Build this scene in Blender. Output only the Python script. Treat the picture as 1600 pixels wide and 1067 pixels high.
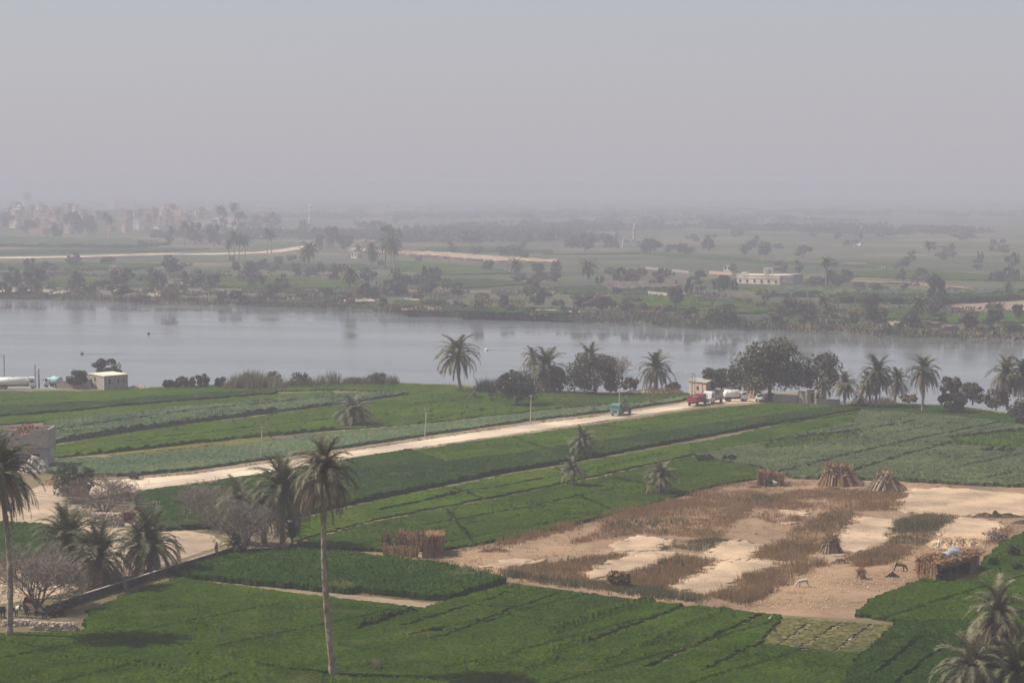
import bpy, math, random
import numpy as np
from mathutils import Vector, Matrix

for o in list(bpy.data.objects):
    bpy.data.objects.remove(o)
SC = bpy.context.scene
COL = SC.collection
R = math.radians
rng = np.random.default_rng(7)
random.seed(7)

# ---------------------------------------------------------------- camera
CAM_H = 50.0
FPX = 3500.0
PITCH = math.atan((533.5 - 295.0) / FPX)
cam_d = bpy.data.cameras.new('camera')
cam = bpy.data.objects.new('camera', cam_d)
COL.objects.link(cam)
cam.location = (0, 0, CAM_H)
cam.rotation_euler = (R(90) - PITCH, 0, 0)
cam_d.sensor_width = 36.0
cam_d.lens = 36.0 * FPX / 1600.0
cam_d.clip_start = 1.0
cam_d.clip_end = 60000.0
SC.camera = cam

# ---------------------------------------------------------------- sun, sky, exposure
SUN_EL = R(50)
SUN_AZ = Vector((-0.985, 0.174, 0)).normalized()
to_sun = Vector((SUN_AZ.x * math.cos(SUN_EL), SUN_AZ.y * math.cos(SUN_EL), math.sin(SUN_EL)))
sun_d = bpy.data.lights.new('sun', 'SUN')
sun_d.energy = 5.0
sun_d.angle = R(0.8)
sun_d.color = (1.0, 0.92, 0.80)
sun = bpy.data.objects.new('sun', sun_d)
COL.objects.link(sun)
sun.location = (-200, 60, 300)
sun.rotation_euler = (-to_sun).to_track_quat('-Z', 'Y').to_euler()

world = bpy.data.worlds.new('World')
SC.world = world
world.use_nodes = True
wt = world.node_tree
wt.nodes.clear()
w_out = wt.nodes.new('ShaderNodeOutputWorld')
w_bg = wt.nodes.new('ShaderNodeBackground')
w_sky = wt.nodes.new('ShaderNodeTexSky')
w_sky.sky_type = 'NISHITA'
w_sky.sun_disc = False
w_sky.sun_elevation = SUN_EL
w_sky.sun_rotation = math.atan2(SUN_AZ.x, SUN_AZ.y)
w_sky.altitude = 80
w_sky.air_density = 1.0
w_sky.dust_density = 1.0
w_sky.ozone_density = 1.0
w_bg.inputs['Strength'].default_value = 0.1
# hazy winter air: the clear sky is veiled by an even grey dust layer
w_mix = wt.nodes.new('ShaderNodeMix')
w_mix.data_type = 'RGBA'
w_tc = wt.nodes.new('ShaderNodeTexCoord')
w_sep = wt.nodes.new('ShaderNodeSeparateXYZ')
wt.links.new(w_tc.outputs['Generated'], w_sep.inputs[0])
w_map = wt.nodes.new('ShaderNodeValToRGB')      # the veil thins towards the zenith as the path through the dust shortens
for p_, f_ in ((0.0, 0.97), (0.10, 0.72), (0.5, 0.55), (1.0, 0.48)):
    e_ = w_map.color_ramp.elements.new(p_) if 0 < p_ < 1 else w_map.color_ramp.elements[int(p_)]
    if p_ == 1.0: e_ = w_map.color_ramp.elements[-1]
    e_.color = (f_, f_, f_, 1)
wt.links.new(w_sep.outputs[2], w_map.inputs[0])
wt.links.new(w_map.outputs[0], w_mix.inputs[0])
w_mix.inputs[7].default_value = (3.86, 3.72, 4.14, 1)
wt.links.new(w_sky.outputs[0], w_mix.inputs[6])
wt.links.new(w_mix.outputs[2], w_bg.inputs['Color'])
wt.links.new(w_bg.outputs[0], w_out.inputs[0])

vs = SC.view_settings
vs.view_transform = 'Standard'
vs.look = 'None'
vs.exposure = 0.3
vs.gamma = 1.0
SC.render.engine = 'CYCLES'
cy = SC.cycles
cy.use_denoising = True
try:
    cy.denoiser = 'OPENIMAGEDENOISE'
    cy.denoising_input_passes = 'RGB_ALBEDO_NORMAL'
except Exception:
    pass
cy.max_bounces = 6
cy.diffuse_bounces = 2
cy.glossy_bounces = 2
cy.transmission_bounces = 2
cy.volume_bounces = 2
cy.transparent_max_bounces = 6
cy.caustics_reflective = False
cy.caustics_refractive = False
cy.use_adaptive_sampling = True
cy.adaptive_threshold = 0.02

# ---------------------------------------------------------------- where a point of the land lies
CP, SP = math.cos(PITCH), math.sin(PITCH)
def G(px, py, z=0.0):
    """land point at height z seen in that direction"""
    u = (px - 800.0) / FPX
    v = -(py - 533.5) / FPX
    dy = CP + v * SP
    dz = -SP + v * CP
    t = (z - CAM_H) / dz
    return Vector((u * t, dy * t, z))
def ppm(py):
    """photo pixels per metre for things standing on the land at that row"""
    return FPX / G(800, py).y
def GP(pts, z=0.0):
    return [tuple(G(x, y, z))[:2] for x, y in pts]
DIR_A = math.atan2(*(lambda d: (d.y, d.x))(G(1130, 630) - G(200, 757)))   # heading of the long road
DIR_B = DIR_A - R(90)

# ---------------------------------------------------------------- materials
MATS = {}
def nodes_of(name, rough=0.9, spec=0.2):
    m = bpy.data.materials.new(name)
    m.use_nodes = True
    nt = m.node_tree
    b = nt.nodes['Principled BSDF']
    b.inputs['Roughness'].default_value = rough
    b.inputs['Specular IOR Level'].default_value = spec
    return m, nt, b
def ramp(nt, cols, fac, interp='LINEAR'):
    r = nt.nodes.new('ShaderNodeValToRGB')
    r.color_ramp.interpolation = interp
    e = r.color_ramp.elements
    while len(e) < len(cols):
        e.new(0.5)
    for i, (p, c) in enumerate(cols):
        e[i].position = p
        e[i].color = (c[0], c[1], c[2], 1)
    nt.links.new(fac, r.inputs[0])
    return r.outputs[0]
def noise(nt, scale, detail=4, rough=0.6, coord='Position', vec_scale=None, rot=None):
    if coord == 'Position':
        g = nt.nodes.new('ShaderNodeNewGeometry'); v = g.outputs['Position']
    else:
        g = nt.nodes.new('ShaderNodeTexCoord'); v = g.outputs['Object']
    if vec_scale or rot:
        mp = nt.nodes.new('ShaderNodeMapping')
        mp.vector_type = 'TEXTURE'          # turn first, then stretch along the turned axes
        if rot: mp.inputs['Rotation'].default_value = rot
        if vec_scale: mp.inputs['Scale'].default_value = vec_scale
        nt.links.new(v, mp.inputs[0]); v = mp.outputs[0]
    n = nt.nodes.new('ShaderNodeTexNoise')
    n.inputs['Scale'].default_value = scale
    n.inputs['Detail'].default_value = detail
    n.inputs['Roughness'].default_value = rough
    nt.links.new(v, n.inputs['Vector'])
    return n.outputs[0]
def mixc(nt, a, b, fac, mode='MIX'):
    m = nt.nodes.new('ShaderNodeMix'); m.data_type = 'RGBA'; m.blend_type = mode
    for s, v in ((m.inputs[6], a), (m.inputs[7], b)):
        if isinstance(v, tuple): s.default_value = (v[0], v[1], v[2], 1)
        else: nt.links.new(v, s)
    if isinstance(fac, float): m.inputs[0].default_value = fac
    else: nt.links.new(fac, m.inputs[0])
    return m.outputs[2]
def bump(nt, b, h, strength=0.5, dist=0.1):
    n = nt.nodes.new('ShaderNodeBump')
    n.inputs['Strength'].default_value = strength
    n.inputs['Distance'].default_value = dist
    nt.links.new(h, n.inputs['Height'])
    nt.links.new(n.outputs[0], b.inputs['Normal'])
def mat_noise(name, cols, scale, scale2=None, rough=0.9, bmp=0.4, bdist=0.1, coord='Position', detail=6, spec=0.15):
    """base colour from a fine noise ramp, gently modulated by a coarse one"""
    m, nt, b = nodes_of(name, rough, spec)
    n1 = noise(nt, scale, detail, 0.65, coord)
    k = len(cols)
    c = ramp(nt, [(0.3 + 0.4 * i / max(1, k - 1), q) for i, q in enumerate(cols)], n1)
    if scale2:
        n2 = noise(nt, scale2, 3, 0.5, coord)
        c = mixc(nt, c, ramp(nt, [(0.35, (0.62, 0.62, 0.62)), (0.65, (1.25, 1.25, 1.2))], n2), 0.8, 'MULTIPLY')
    nt.links.new(c, b.inputs['Base Color'])
    if bmp: bump(nt, b, n1, bmp, bdist)
    MATS[name] = m
    return m
def mat_leaf(name, cols, rough=0.65, trans=0.2, spec=0.25):
    """foliage: colour differs from leaf to leaf; light passes through a little"""
    m, nt, b = nodes_of(name, rough, spec)
    g = nt.nodes.new('ShaderNodeNewGeometry')
    k = len(cols)
    c = ramp(nt, [(i / max(1, k - 1), q) for i, q in enumerate(cols)], g.outputs['Random Per Island'])
    oi = nt.nodes.new('ShaderNodeObjectInfo')
    c = mixc(nt, c, ramp(nt, [(0, (0.8, 0.82, 0.8)), (1, (1.2, 1.15, 1.1))], oi.outputs['Random']), 1.0, 'MULTIPLY')
    nt.links.new(c, b.inputs['Base Color'])
    if trans:
        t = nt.nodes.new('ShaderNodeBsdfTranslucent')
        nt.links.new(c, t.inputs[0])
        mx = nt.nodes.new('ShaderNodeMixShader')
        mx.inputs[0].default_value = trans
        nt.links.new(b.outputs[0], mx.inputs[1]); nt.links.new(t.outputs[0], mx.inputs[2])
        nt.links.new(mx.outputs[0], nt.nodes['Material Output'].inputs[0])
    MATS[name] = m
    return m
def mat_plain(name, col, rough=0.6, metal=0.0, spec=0.4, dirt=0.25, dscale=3.0):
    """painted or solid surface with uneven dust"""
    m, nt, b = nodes_of(name, rough, spec)
    n = noise(nt, dscale, 5, 0.65, 'Object')
    c = mixc(nt, col, (0.42, 0.34, 0.25), ramp(nt, [(0.45, (0, 0, 0)), (0.8, (dirt,) * 3)], n))
    nt.links.new(c, b.inputs['Base Color'])
    b.inputs['Metallic'].default_value = metal
    MATS[name] = m
    return m

mat_noise('soil', [(0.10, 0.10, 0.045), (0.17, 0.13, 0.075), (0.09, 0.11, 0.04)], 0.35, 0.04, bmp=0.6, bdist=0.15)
mat_noise('bare_soil', [(0.20, 0.145, 0.095), (0.27, 0.20, 0.14), (0.17, 0.125, 0.08)], 0.9, 0.06, bmp=0.6, bdist=0.1)
mat_noise('dry_earth', [(0.1797, 0.1129, 0.0652), (0.2734, 0.1820, 0.1153), (0.2187, 0.1420, 0.0878)], 0.5, 0.07, bmp=0.7, bdist=0.12)
mat_noise('pale_sand', [(0.3482, 0.2460, 0.1628), (0.4449, 0.3249, 0.2244), (0.3869, 0.2785, 0.1892)], 2.0, 0.12, bmp=0.5, bdist=0.06)
mat_noise('road_dust', [(0.5254, 0.4267, 0.3232), (0.6305, 0.5193, 0.4027), (0.5675, 0.4577, 0.3480)], 0.8, 0.05, bmp=0.4, bdist=0.08)
mat_noise('track_dust', [(0.2511, 0.1729, 0.1100), (0.4092, 0.3140, 0.2288), (0.3162, 0.2275, 0.1540)], 0.35, 0.08, bmp=0.5, bdist=0.1)
mat_noise('verge', [(0.17, 0.135, 0.085), (0.27, 0.21, 0.145), (0.13, 0.12, 0.065)], 0.9, 0.1, bmp=0.8, bdist=0.2)
mat_noise('concrete', [(0.27, 0.255, 0.235), (0.36, 0.34, 0.315)], 1.5, 0.2, bmp=0.3, bdist=0.03)
mat_noise('shaded_concrete', [(0.0425, 0.0400, 0.0350), (0.0750, 0.0700, 0.0600)], 1.2, 0.3, bmp=0.4, bdist=0.04)  # concrete darkened so its colour carries the shadow on the canal wall
mat_noise('limestone', [(0.36, 0.30, 0.245), (0.52, 0.45, 0.37), (0.43, 0.36, 0.30)], 3.0, 0.6, bmp=0.6, bdist=0.05)
mat_noise('stone_rubble', [(0.30, 0.22, 0.17), (0.50, 0.42, 0.34), (0.38, 0.29, 0.22)], 1.2, None, bmp=0.6, bdist=0.05)
mat_noise('red_rubble', [(0.16, 0.085, 0.06), (0.30, 0.17, 0.115)], 1.5, 0.4, bmp=0.9, bdist=0.15)
mat_noise('grey_heap', [(0.30, 0.27, 0.235), (0.40, 0.36, 0.32)], 1.3, 0.3, bmp=0.6, bdist=0.1)
mat_noise('black_heap', [(0.02, 0.022, 0.024), (0.05, 0.05, 0.05)], 3, None, bmp=0.6, bdist=0.08)
mat_noise('manure', [(0.09, 0.07, 0.055), (0.17, 0.13, 0.10)], 2.2, 0.4, bmp=0.9, bdist=0.15)
def ruts(name):
    m = MATS[name]; nt = m.node_tree; b = nt.nodes['Principled BSDF']
    c = b.inputs['Base Color'].links[0].from_socket
    n = noise(nt, 1.1, 3, 0.6, vec_scale=(40, 1, 1), rot=(0, 0, DIR_A))
    c = mixc(nt, c, ramp(nt, [(0.36, (0.70, 0.67, 0.63)), (0.62, (1.1, 1.08, 1.06))], n), 0.8, 'MULTIPLY')
    nt.links.new(c, b.inputs['Base Color'])
ruts('road_dust')
def mat_block(name, c1, c2, mortar, bw, bh):
    """masonry; courses run round the upright faces"""
    m, nt, b = nodes_of(name, 0.95, 0.1)
    tc = nt.nodes.new('ShaderNodeTexCoord')
    sp = nt.nodes.new('ShaderNodeSeparateXYZ'); nt.links.new(tc.outputs['Object'], sp.inputs[0])
    ad = nt.nodes.new('ShaderNodeMath'); ad.operation = 'ADD'
    nt.links.new(sp.outputs[0], ad.inputs[0]); nt.links.new(sp.outputs[1], ad.inputs[1])
    cb = nt.nodes.new('ShaderNodeCombineXYZ')
    nt.links.new(ad.outputs[0], cb.inputs[0]); nt.links.new(sp.outputs[2], cb.inputs[1])
    br = nt.nodes.new('ShaderNodeTexBrick')
    br.inputs['Color1'].default_value = (*c1, 1); br.inputs['Color2'].default_value = (*c2, 1)
    br.inputs['Mortar'].default_value = (*mortar, 1)
    br.inputs['Scale'].default_value = 1.0
    br.inputs['Brick Width'].default_value = bw; br.inputs['Row Height'].default_value = bh
    br.inputs['Mortar Size'].default_value = 0.018
    nt.links.new(cb.outputs[0], br.inputs['Vector'])
    n = noise(nt, 1.3, 5, 0.65, 'Object')
    c = mixc(nt, br.outputs[0], ramp(nt, [(0.3, (0.7, 0.68, 0.65)), (0.7, (1.15, 1.12, 1.1))], n), 0.8, 'MULTIPLY')
    nt.links.new(c, b.inputs['Base Color'])
    bump(nt, b, n, 0.4, 0.04)
    MATS[name] = m
mat_block('stone_block', (0.34, 0.305, 0.275), (0.43, 0.385, 0.345), (0.27, 0.24, 0.21), 0.55, 0.28)
mat_block('pink_block', (0.56, 0.39, 0.31), (0.64, 0.46, 0.37), (0.42, 0.33, 0.28), 0.5, 0.25)
mat_block('red_brick', (0.50, 0.27, 0.20), (0.58, 0.33, 0.25), (0.35, 0.24, 0.19), 0.25, 0.09)
mat_block('brown_brick', (0.42, 0.28, 0.21), (0.50, 0.34, 0.26), (0.33, 0.25, 0.2), 0.25, 0.09)
mat_noise('cream_render', [(0.58, 0.50, 0.40), (0.70, 0.62, 0.51)], 0.7, 0.15, coord='Object', bmp=0.2)
mat_noise('white_render', [(0.66, 0.63, 0.58), (0.78, 0.76, 0.72)], 0.7, 0.15, coord='Object', bmp=0.2)
mat_noise('grey_render', [(0.29, 0.285, 0.28), (0.39, 0.385, 0.375)], 0.7, 0.15, coord='Object', bmp=0.2)
mat_noise('mud_roof', [(0.30, 0.24, 0.18), (0.40, 0.33, 0.26)], 0.8, 0.2, coord='Object', bmp=0.4)
mat_noise('thatch', [(0.09, 0.055, 0.032), (0.25, 0.15, 0.085), (0.16, 0.095, 0.055)], 3.5, 0.6, coord='Object', bmp=0.9, bdist=0.1)
mat_leaf('stalk', [(0.1376, 0.0740, 0.0386), (0.2890, 0.1797, 0.1000), (0.2064, 0.1049, 0.0554), (0.3440, 0.2356, 0.1386)], trans=0.0, rough=0.8)
mat_leaf('stack_stalk', [(0.20, 0.12, 0.072), (0.44, 0.29, 0.18), (0.32, 0.19, 0.11), (0.52, 0.38, 0.25)], trans=0.0, rough=0.8)
mat_leaf('grey_stalk', [(0.1462, 0.1032, 0.0714), (0.2924, 0.2150, 0.1428), (0.3612, 0.2838, 0.1932), (0.2064, 0.1462, 0.0966)], trans=0.0, rough=0.8)
mat_leaf('straw', [(0.3864, 0.2552, 0.1312), (0.5336, 0.3784, 0.2214), (0.3312, 0.2024, 0.0984), (0.6072, 0.4664, 0.3034)], trans=0.1, rough=0.8)
mat_leaf('dry_grass', [(0.3096, 0.1892, 0.1042), (0.4042, 0.2571, 0.1445), (0.2322, 0.1436, 0.0739), (0.3440, 0.2047, 0.1075)], trans=0.25, rough=0.85)
mat_leaf('olive_grass', [(0.1892, 0.1393, 0.0647), (0.2838, 0.1918, 0.1025), (0.1419, 0.1144, 0.0496), (0.3406, 0.2124, 0.1176)], trans=0.25, rough=0.85)
mat_leaf('green_reed', [(0.0946, 0.1075, 0.0504), (0.1462, 0.1462, 0.0756), (0.0731, 0.0860, 0.0420), (0.1892, 0.1634, 0.0924)], trans=0.25, rough=0.8)
mat_leaf('reed', [(0.1385, 0.1342, 0.0788), (0.2275, 0.2064, 0.1260), (0.0989, 0.1084, 0.0630), (0.2670, 0.2322, 0.1522)], trans=0.25, rough=0.8)
mat_leaf('frond_green', [(0.0813, 0.0899, 0.0441), (0.1200, 0.1266, 0.0630), (0.0581, 0.0695, 0.0315), (0.1548, 0.1552, 0.0819)], trans=0.15, rough=0.6, spec=0.15)
mat_leaf('frond_grey', [(0.1429, 0.1403, 0.0880), (0.1933, 0.1828, 0.1138), (0.1050, 0.1063, 0.0624), (0.2354, 0.2169, 0.1394)], trans=0.15, rough=0.6, spec=0.15)
mat_leaf('frond_dry', [(0.1720, 0.1333, 0.0882), (0.2494, 0.1978, 0.1344), (0.1204, 0.0946, 0.0630), (0.2924, 0.2322, 0.1596)], trans=0.1, rough=0.75)
mat_leaf('leaf_dark', [(0.0686, 0.0727, 0.0454), (0.1060, 0.1062, 0.0624), (0.0499, 0.0559, 0.0340), (0.1496, 0.1342, 0.0851)], trans=0.2, rough=0.5, spec=0.4)
mat_leaf('leaf_grey', [(0.0860, 0.0817, 0.0588), (0.1290, 0.1161, 0.0840), (0.0645, 0.0645, 0.0437), (0.1720, 0.1505, 0.1134)], trans=0.2, rough=0.6)
mat_leaf('leaf_green', [(0.0516, 0.0731, 0.0294), (0.0860, 0.1032, 0.0462), (0.0387, 0.0559, 0.0252), (0.1118, 0.1204, 0.0588)], trans=0.2, rough=0.55)
mat_leaf('leaf_rust', [(0.20, 0.145, 0.085), (0.27, 0.19, 0.115), (0.14, 0.115, 0.065)], trans=0.2, rough=0.7)
mat_leaf('cabbage_leaf', [(0.0482, 0.0785, 0.0390), (0.0757, 0.1084, 0.0570), (0.0344, 0.0598, 0.0270)], trans=0.2, rough=0.7, spec=0.1)
mat_noise('bark', [(0.10, 0.08, 0.06), (0.19, 0.155, 0.12)], 4.0, None, coord='Object', bmp=0.8, bdist=0.05)
mat_noise('palm_bark', [(0.17, 0.135, 0.105), (0.34, 0.275, 0.215), (0.23, 0.185, 0.145)], 6.0, 1.0, coord='Object', bmp=0.9, bdist=0.06)
mat_noise('twig', [(0.1600, 0.1170, 0.0936), (0.2480, 0.1911, 0.1560)], 2.0, None, coord='Object', bmp=0.0)
mat_noise('grey_twig', [(0.1488, 0.1230, 0.0986), (0.2356, 0.2010, 0.1653)], 2.0, None, coord='Object', bmp=0.0)
mat_noise('pole_wood', [(0.36, 0.32, 0.27), (0.50, 0.46, 0.40)], 2.0, None, coord='Object', bmp=0.3, bdist=0.02)
def mat_crop(name, cols, fine=2.2, coarse=0.045, stripe=0.0, bmp=0.8):
    """standing crop: leafy speckle, broad uneven growth, faint sowing rows"""
    m, nt, b = nodes_of(name, 0.8, 0.03)
    n1 = noise(nt, fine, 5, 0.75)
    n2 = noise(nt, coarse, 4, 0.6)
    n3 = noise(nt, 0.35, 3, 0.6)
    c = ramp(nt, [(0.38, tuple(q * .8 for q in cols[0])), (0.5, cols[1]), (0.62, tuple(q * 1.15 for q in cols[2]))], n1)
    c = mixc(nt, c, ramp(nt, [(0.3, (0.62, 0.66, 0.72)), (0.7, (1.38, 1.26, 1.05))], n2), 0.9, 'MULTIPLY')
    c = mixc(nt, c, ramp(nt, [(0.3, (0.78, 0.8, 0.8)), (0.7, (1.2, 1.17, 1.1))], n3), 0.8, 'MULTIPLY')
    if stripe:
        n4 = noise(nt, 0.8, 3, 0.6, vec_scale=(30, 1, 1), rot=(0, 0, DIR_A))
        c = mixc(nt, c, ramp(nt, [(0.35, (0.72, 0.75, 0.78)), (0.65, (1.2, 1.16, 1.1))], n4), stripe, 'MULTIPLY')
    n5 = noise(nt, 0.11, 5, 0.7)          # thin, yellowing or bare spots
    c = mixc(nt, c, (0.115, 0.105, 0.042), ramp(nt, [(0.56, (0, 0, 0)), (0.74, (0.6, 0.6, 0.6))], n5))
    nt.links.new(c, b.inputs['Base Color'])
    bump(nt, b, n1, bmp, 0.25)
    MATS[name] = m
mat_crop('clover', [(0.0172, 0.0344, 0.0018), (0.0314, 0.0621, 0.0026), (0.0474, 0.0819, 0.0038)], stripe=0.3)
mat_crop('clover_bright', [(0.0250, 0.0490, 0.0017), (0.0415, 0.0794, 0.0030), (0.0596, 0.1020, 0.0042)], stripe=0.3)
mat_crop('wheat', [(0.0120, 0.0301, 0.0028), (0.0202, 0.0491, 0.0042), (0.0291, 0.0648, 0.0059)], stripe=0.35)
mat_crop('wheat_dark', [(0.0118, 0.0285, 0.0032), (0.0194, 0.0437, 0.0046), (0.0288, 0.0577, 0.0068)], stripe=0.35)
mat_crop('beans', [(0.0377, 0.0623, 0.0312), (0.0714, 0.1068, 0.0538), (0.1051, 0.1459, 0.0796)], fine=1.6, stripe=0.45)
mat_crop('beans_dark', [(0.0341, 0.0517, 0.0247), (0.0638, 0.0869, 0.0408), (0.0946, 0.1188, 0.0589)], fine=1.6, stripe=0.45)
mat_crop('yellow_crop', [(0.085, 0.09, 0.022), (0.13, 0.13, 0.036), (0.17, 0.165, 0.055)], stripe=0.3)
mat_crop('seedlings', [(0.0495, 0.0684, 0.0180), (0.0858, 0.0900, 0.0330), (0.1320, 0.1188, 0.0570)], fine=1.1, stripe=0.4)
mat_leaf('clover_leaf', [(0.0230, 0.0461, 0.0029), (0.0376, 0.0688, 0.0046), (0.0511, 0.0830, 0.0069), (0.0289, 0.0544, 0.0039)], trans=0.3, spec=0.05)
mat_leaf('wheat_leaf', [(0.0135, 0.0392, 0.0041), (0.0230, 0.0573, 0.0065), (0.0306, 0.0708, 0.0082)], trans=0.3, spec=0.05)

# the land across the river: a patchwork of small plots
def far_land():
    m, nt, b = nodes_of('far_land', 0.95, 0.1)
    g = nt.nodes.new('ShaderNodeNewGeometry')
    mp = nt.nodes.new('ShaderNodeMapping')
    mp.inputs['Rotation'].default_value = (0, 0, R(20))
    mp.inputs['Scale'].default_value = (1 / 130.0, 1 / 60.0, 1)
    nt.links.new(g.outputs['Position'], mp.inputs[0])
    v = nt.nodes.new('ShaderNodeTexVoronoi'); v.distance = 'CHEBYCHEV'
    v.inputs['Scale'].default_value = 1.0; v.inputs['Randomness'].default_value = 0.8
    nt.links.new(mp.outputs[0], v.inputs['Vector'])
    sp = nt.nodes.new('ShaderNodeSeparateColor'); nt.links.new(v.outputs['Color'], sp.inputs[0])
    c = ramp(nt, [(0.0, (0.055, 0.07, 0.032)), (0.22, (0.075, 0.085, 0.045)), (0.42, (0.05, 0.058, 0.036)), (0.58, (0.10, 0.095, 0.055)),
                  (0.72, (0.065, 0.085, 0.04)), (0.84, (0.17, 0.135, 0.09)), (0.94, (0.09, 0.10, 0.055))], sp.outputs[0], 'CONSTANT')
    n = noise(nt, 0.02, 6, 0.7)
    c = mixc(nt, c, (0.16, 0.135, 0.085), ramp(nt, [(0.52, (0, 0, 0)), (0.72, (0.75,) * 3)], n))
    n2 = noise(nt, 0.25, 5, 0.7)
    c = mixc(nt, c, ramp(nt, [(0.3, (0.6, 0.62, 0.6)), (0.7, (1.3, 1.25, 1.2))], n2), 0.8, 'MULTIPLY')
    nt.links.new(c, b.inputs['Base Color'])
    bump(nt, b, n2, 0.8, 1.0)
    MATS['far_land'] = m
far_land()

def water_mat():
    m, nt, b = nodes_of('river_water', 0.11, 0.5)
    b.inputs['Base Color'].default_value = (0.13, 0.145, 0.145, 1)
    b.inputs['IOR'].default_value = 1.333
    n1 = noise(nt, 0.7, 3, 0.5, vec_scale=(2.5, 0.7, 1), rot=(0, 0, R(-12)))
    n2 = noise(nt, 0.02, 4, 0.6, vec_scale=(5.0, 0.8, 1), rot=(0, 0, R(-12)))
    rr = ramp(nt, [(0.35, (0.07, 0.07, 0.07)), (0.65, (0.20, 0.20, 0.20))], n2)      # wind lanes
    nt.links.new(rr, b.inputs['Roughness'])
    bn = nt.nodes.new('ShaderNodeBump'); bn.inputs['Strength'].default_value = 0.35; bn.inputs['Distance'].default_value = 0.03
    ml = nt.nodes.new('ShaderNodeMath'); ml.operation = 'MULTIPLY'
    nt.links.new(n1, ml.inputs[0]); nt.links.new(n2, ml.inputs[1])
    nt.links.new(ml.outputs[0], bn.inputs['Height'])
    nt.links.new(bn.outputs[0], b.inputs['Normal'])
    MATS['river_water'] = m
water_mat()

# ---------------------------------------------------------------- geometry helpers
def tag(o, label, cat=None, group=None, kind=None):
    o['label'] = label
    if cat: o['category'] = cat
    if group: o['group'] = group
    if kind: o['kind'] = kind
    return o
def link(name, me, mat=None, parent=None, loc=None, rotz=None):
    o = bpy.data.objects.new(name, me)
    COL.objects.link(o)
    if mat is not None and me is not None and not me.materials:
        me.materials.append(MATS[mat] if isinstance(mat, str) else mat)
    if parent: o.parent = parent
    if loc is not None: o.location = loc
    if rotz is not None: o.rotation_euler = (0, 0, rotz)
    return o
def empty(name, loc, rotz=0.0):
    o = bpy.data.objects.new(name, None)
    o.empty_display_size = 0.5
    COL.objects.link(o)
    o.location = loc
    o.rotation_euler = (0, 0, rotz)
    return o
def np_mesh(name, V, quads=None, tris=None, smooth=False):
    me = bpy.data.meshes.new(name)
    V = np.asarray(V, dtype=np.float32).reshape(-1, 3)
    q = np.zeros((0, 4), np.int32) if quads is None else np.asarray(quads, np.int32).reshape(-1, 4)
    t = np.zeros((0, 3), np.int32) if tris is None else np.asarray(tris, np.int32).reshape(-1, 3)
    me.vertices.add(len(V))
    me.vertices.foreach_set('co', V.ravel())
    nl = q.size + t.size
    me.loops.add(nl)
    me.loops.foreach_set('vertex_index', np.concatenate([q.ravel(), t.ravel()]))
    nf = len(q) + len(t)
    me.polygons.add(nf)
    starts = np.concatenate([np.arange(len(q)) * 4, q.size + np.arange(len(t)) * 3]).astype(np.int32)
    me.polygons.foreach_set('loop_start', starts)
    me.polygons.foreach_set('use_smooth', np.full(nf, smooth))
    me.update(calc_edges=True)
    me.validate()
    return me

class MB:
    """collects boxes, tubes and sheets for one mesh"""
    def __init__(s): s.v = []; s.f = []
    def box(s, c, d, rot=None, taper=(1, 1), bev=0.0):
        """box of size d centred at c; taper shrinks the top"""
        x, y, z = (q / 2 for q in d)
        P = []
        for k, (tx, ty) in ((-1, (1, 1)), (1, taper)):
            for a, b_ in ((-1, -1), (1, -1), (1, 1), (-1, 1)):
                P.append(Vector((a * x * tx, b_ * y * ty, k * z)))
        if rot is not None: P = [rot @ p for p in P]
        n = len(s.v)
        s.v += [tuple(p + Vector(c)) for p in P]
        s.f += [tuple(n + i for i in f) for f in ((3, 2, 1, 0), (4, 5, 6, 7), (0, 1, 5, 4), (1, 2, 6, 5), (2, 3, 7, 6), (3, 0, 4, 7))]
        return s
    def tube(s, pts, rad, n=6, cap=True, jit=0.0):
        pts = [Vector(p) for p in pts]
        if not hasattr(rad, '__len__'): rad = [rad] * len(pts)
        base = len(s.v)
        ref = Vector((0.31, 0.95, 0.05))
        for i, p in enumerate(pts):
            t = (pts[min(i + 1, len(pts) - 1)] - pts[max(i - 1, 0)]).normalized()
            a = t.cross(ref)
            if a.length < 1e-3: a = t.cross(Vector((1, 0, 0)))
            a.normalize(); b_ = t.cross(a)
            for k in range(n):
                w = 2 * math.pi * k / n
                r = rad[i] * (1 + (random.uniform(-jit, jit) if jit else 0))
                s.v.append(tuple(p + a * (math.cos(w) * r) + b_ * (math.sin(w) * r)))
        for i in range(len(pts) - 1):
            for k in range(n):
                k2 = (k + 1) % n
                s.f.append((base + i * n + k, base + i * n + k2, base + (i + 1) * n + k2, base + (i + 1) * n + k))
        if cap and n > 2:
            s.f.append(tuple(base + k for k in range(n))[::-1])
            e = base + (len(pts) - 1) * n
            s.f.append(tuple(e + k for k in range(n)))
        return s
    def poly(s, pts):
        n = len(s.v); s.v += [tuple(p) for p in pts]; s.f.append(tuple(range(n, n + len(pts)))); return s
    def prism(s, xz, y0, y1):
        """outline in x,z drawn out from y0 to y1"""
        n = len(s.v); k = len(xz)
        s.v += [(x, y0, z) for x, z in xz] + [(x, y1, z) for x, z in xz]
        s.f.append(tuple(range(n, n + k)))
        s.f.append(tuple(range(n + k, n + 2 * k))[::-1])
        for i in range(k):
            j = (i + 1) % k
            s.f.append((n + i, n + k + i, n + k + j, n + j))
        return s
    def mesh(s, name, smooth=False):
        me = bpy.data.meshes.new(name)
        me.from_pydata(s.v, [], s.f)
        if smooth:
            me.polygons.foreach_set('use_smooth', [True] * len(me.polygons))
        me.update()
        return me
    def build(s, name, mat, parent=None, smooth=False, loc=None, rotz=None):
        return link(name, s.mesh(name, smooth), mat, parent, loc, rotz)
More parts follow.
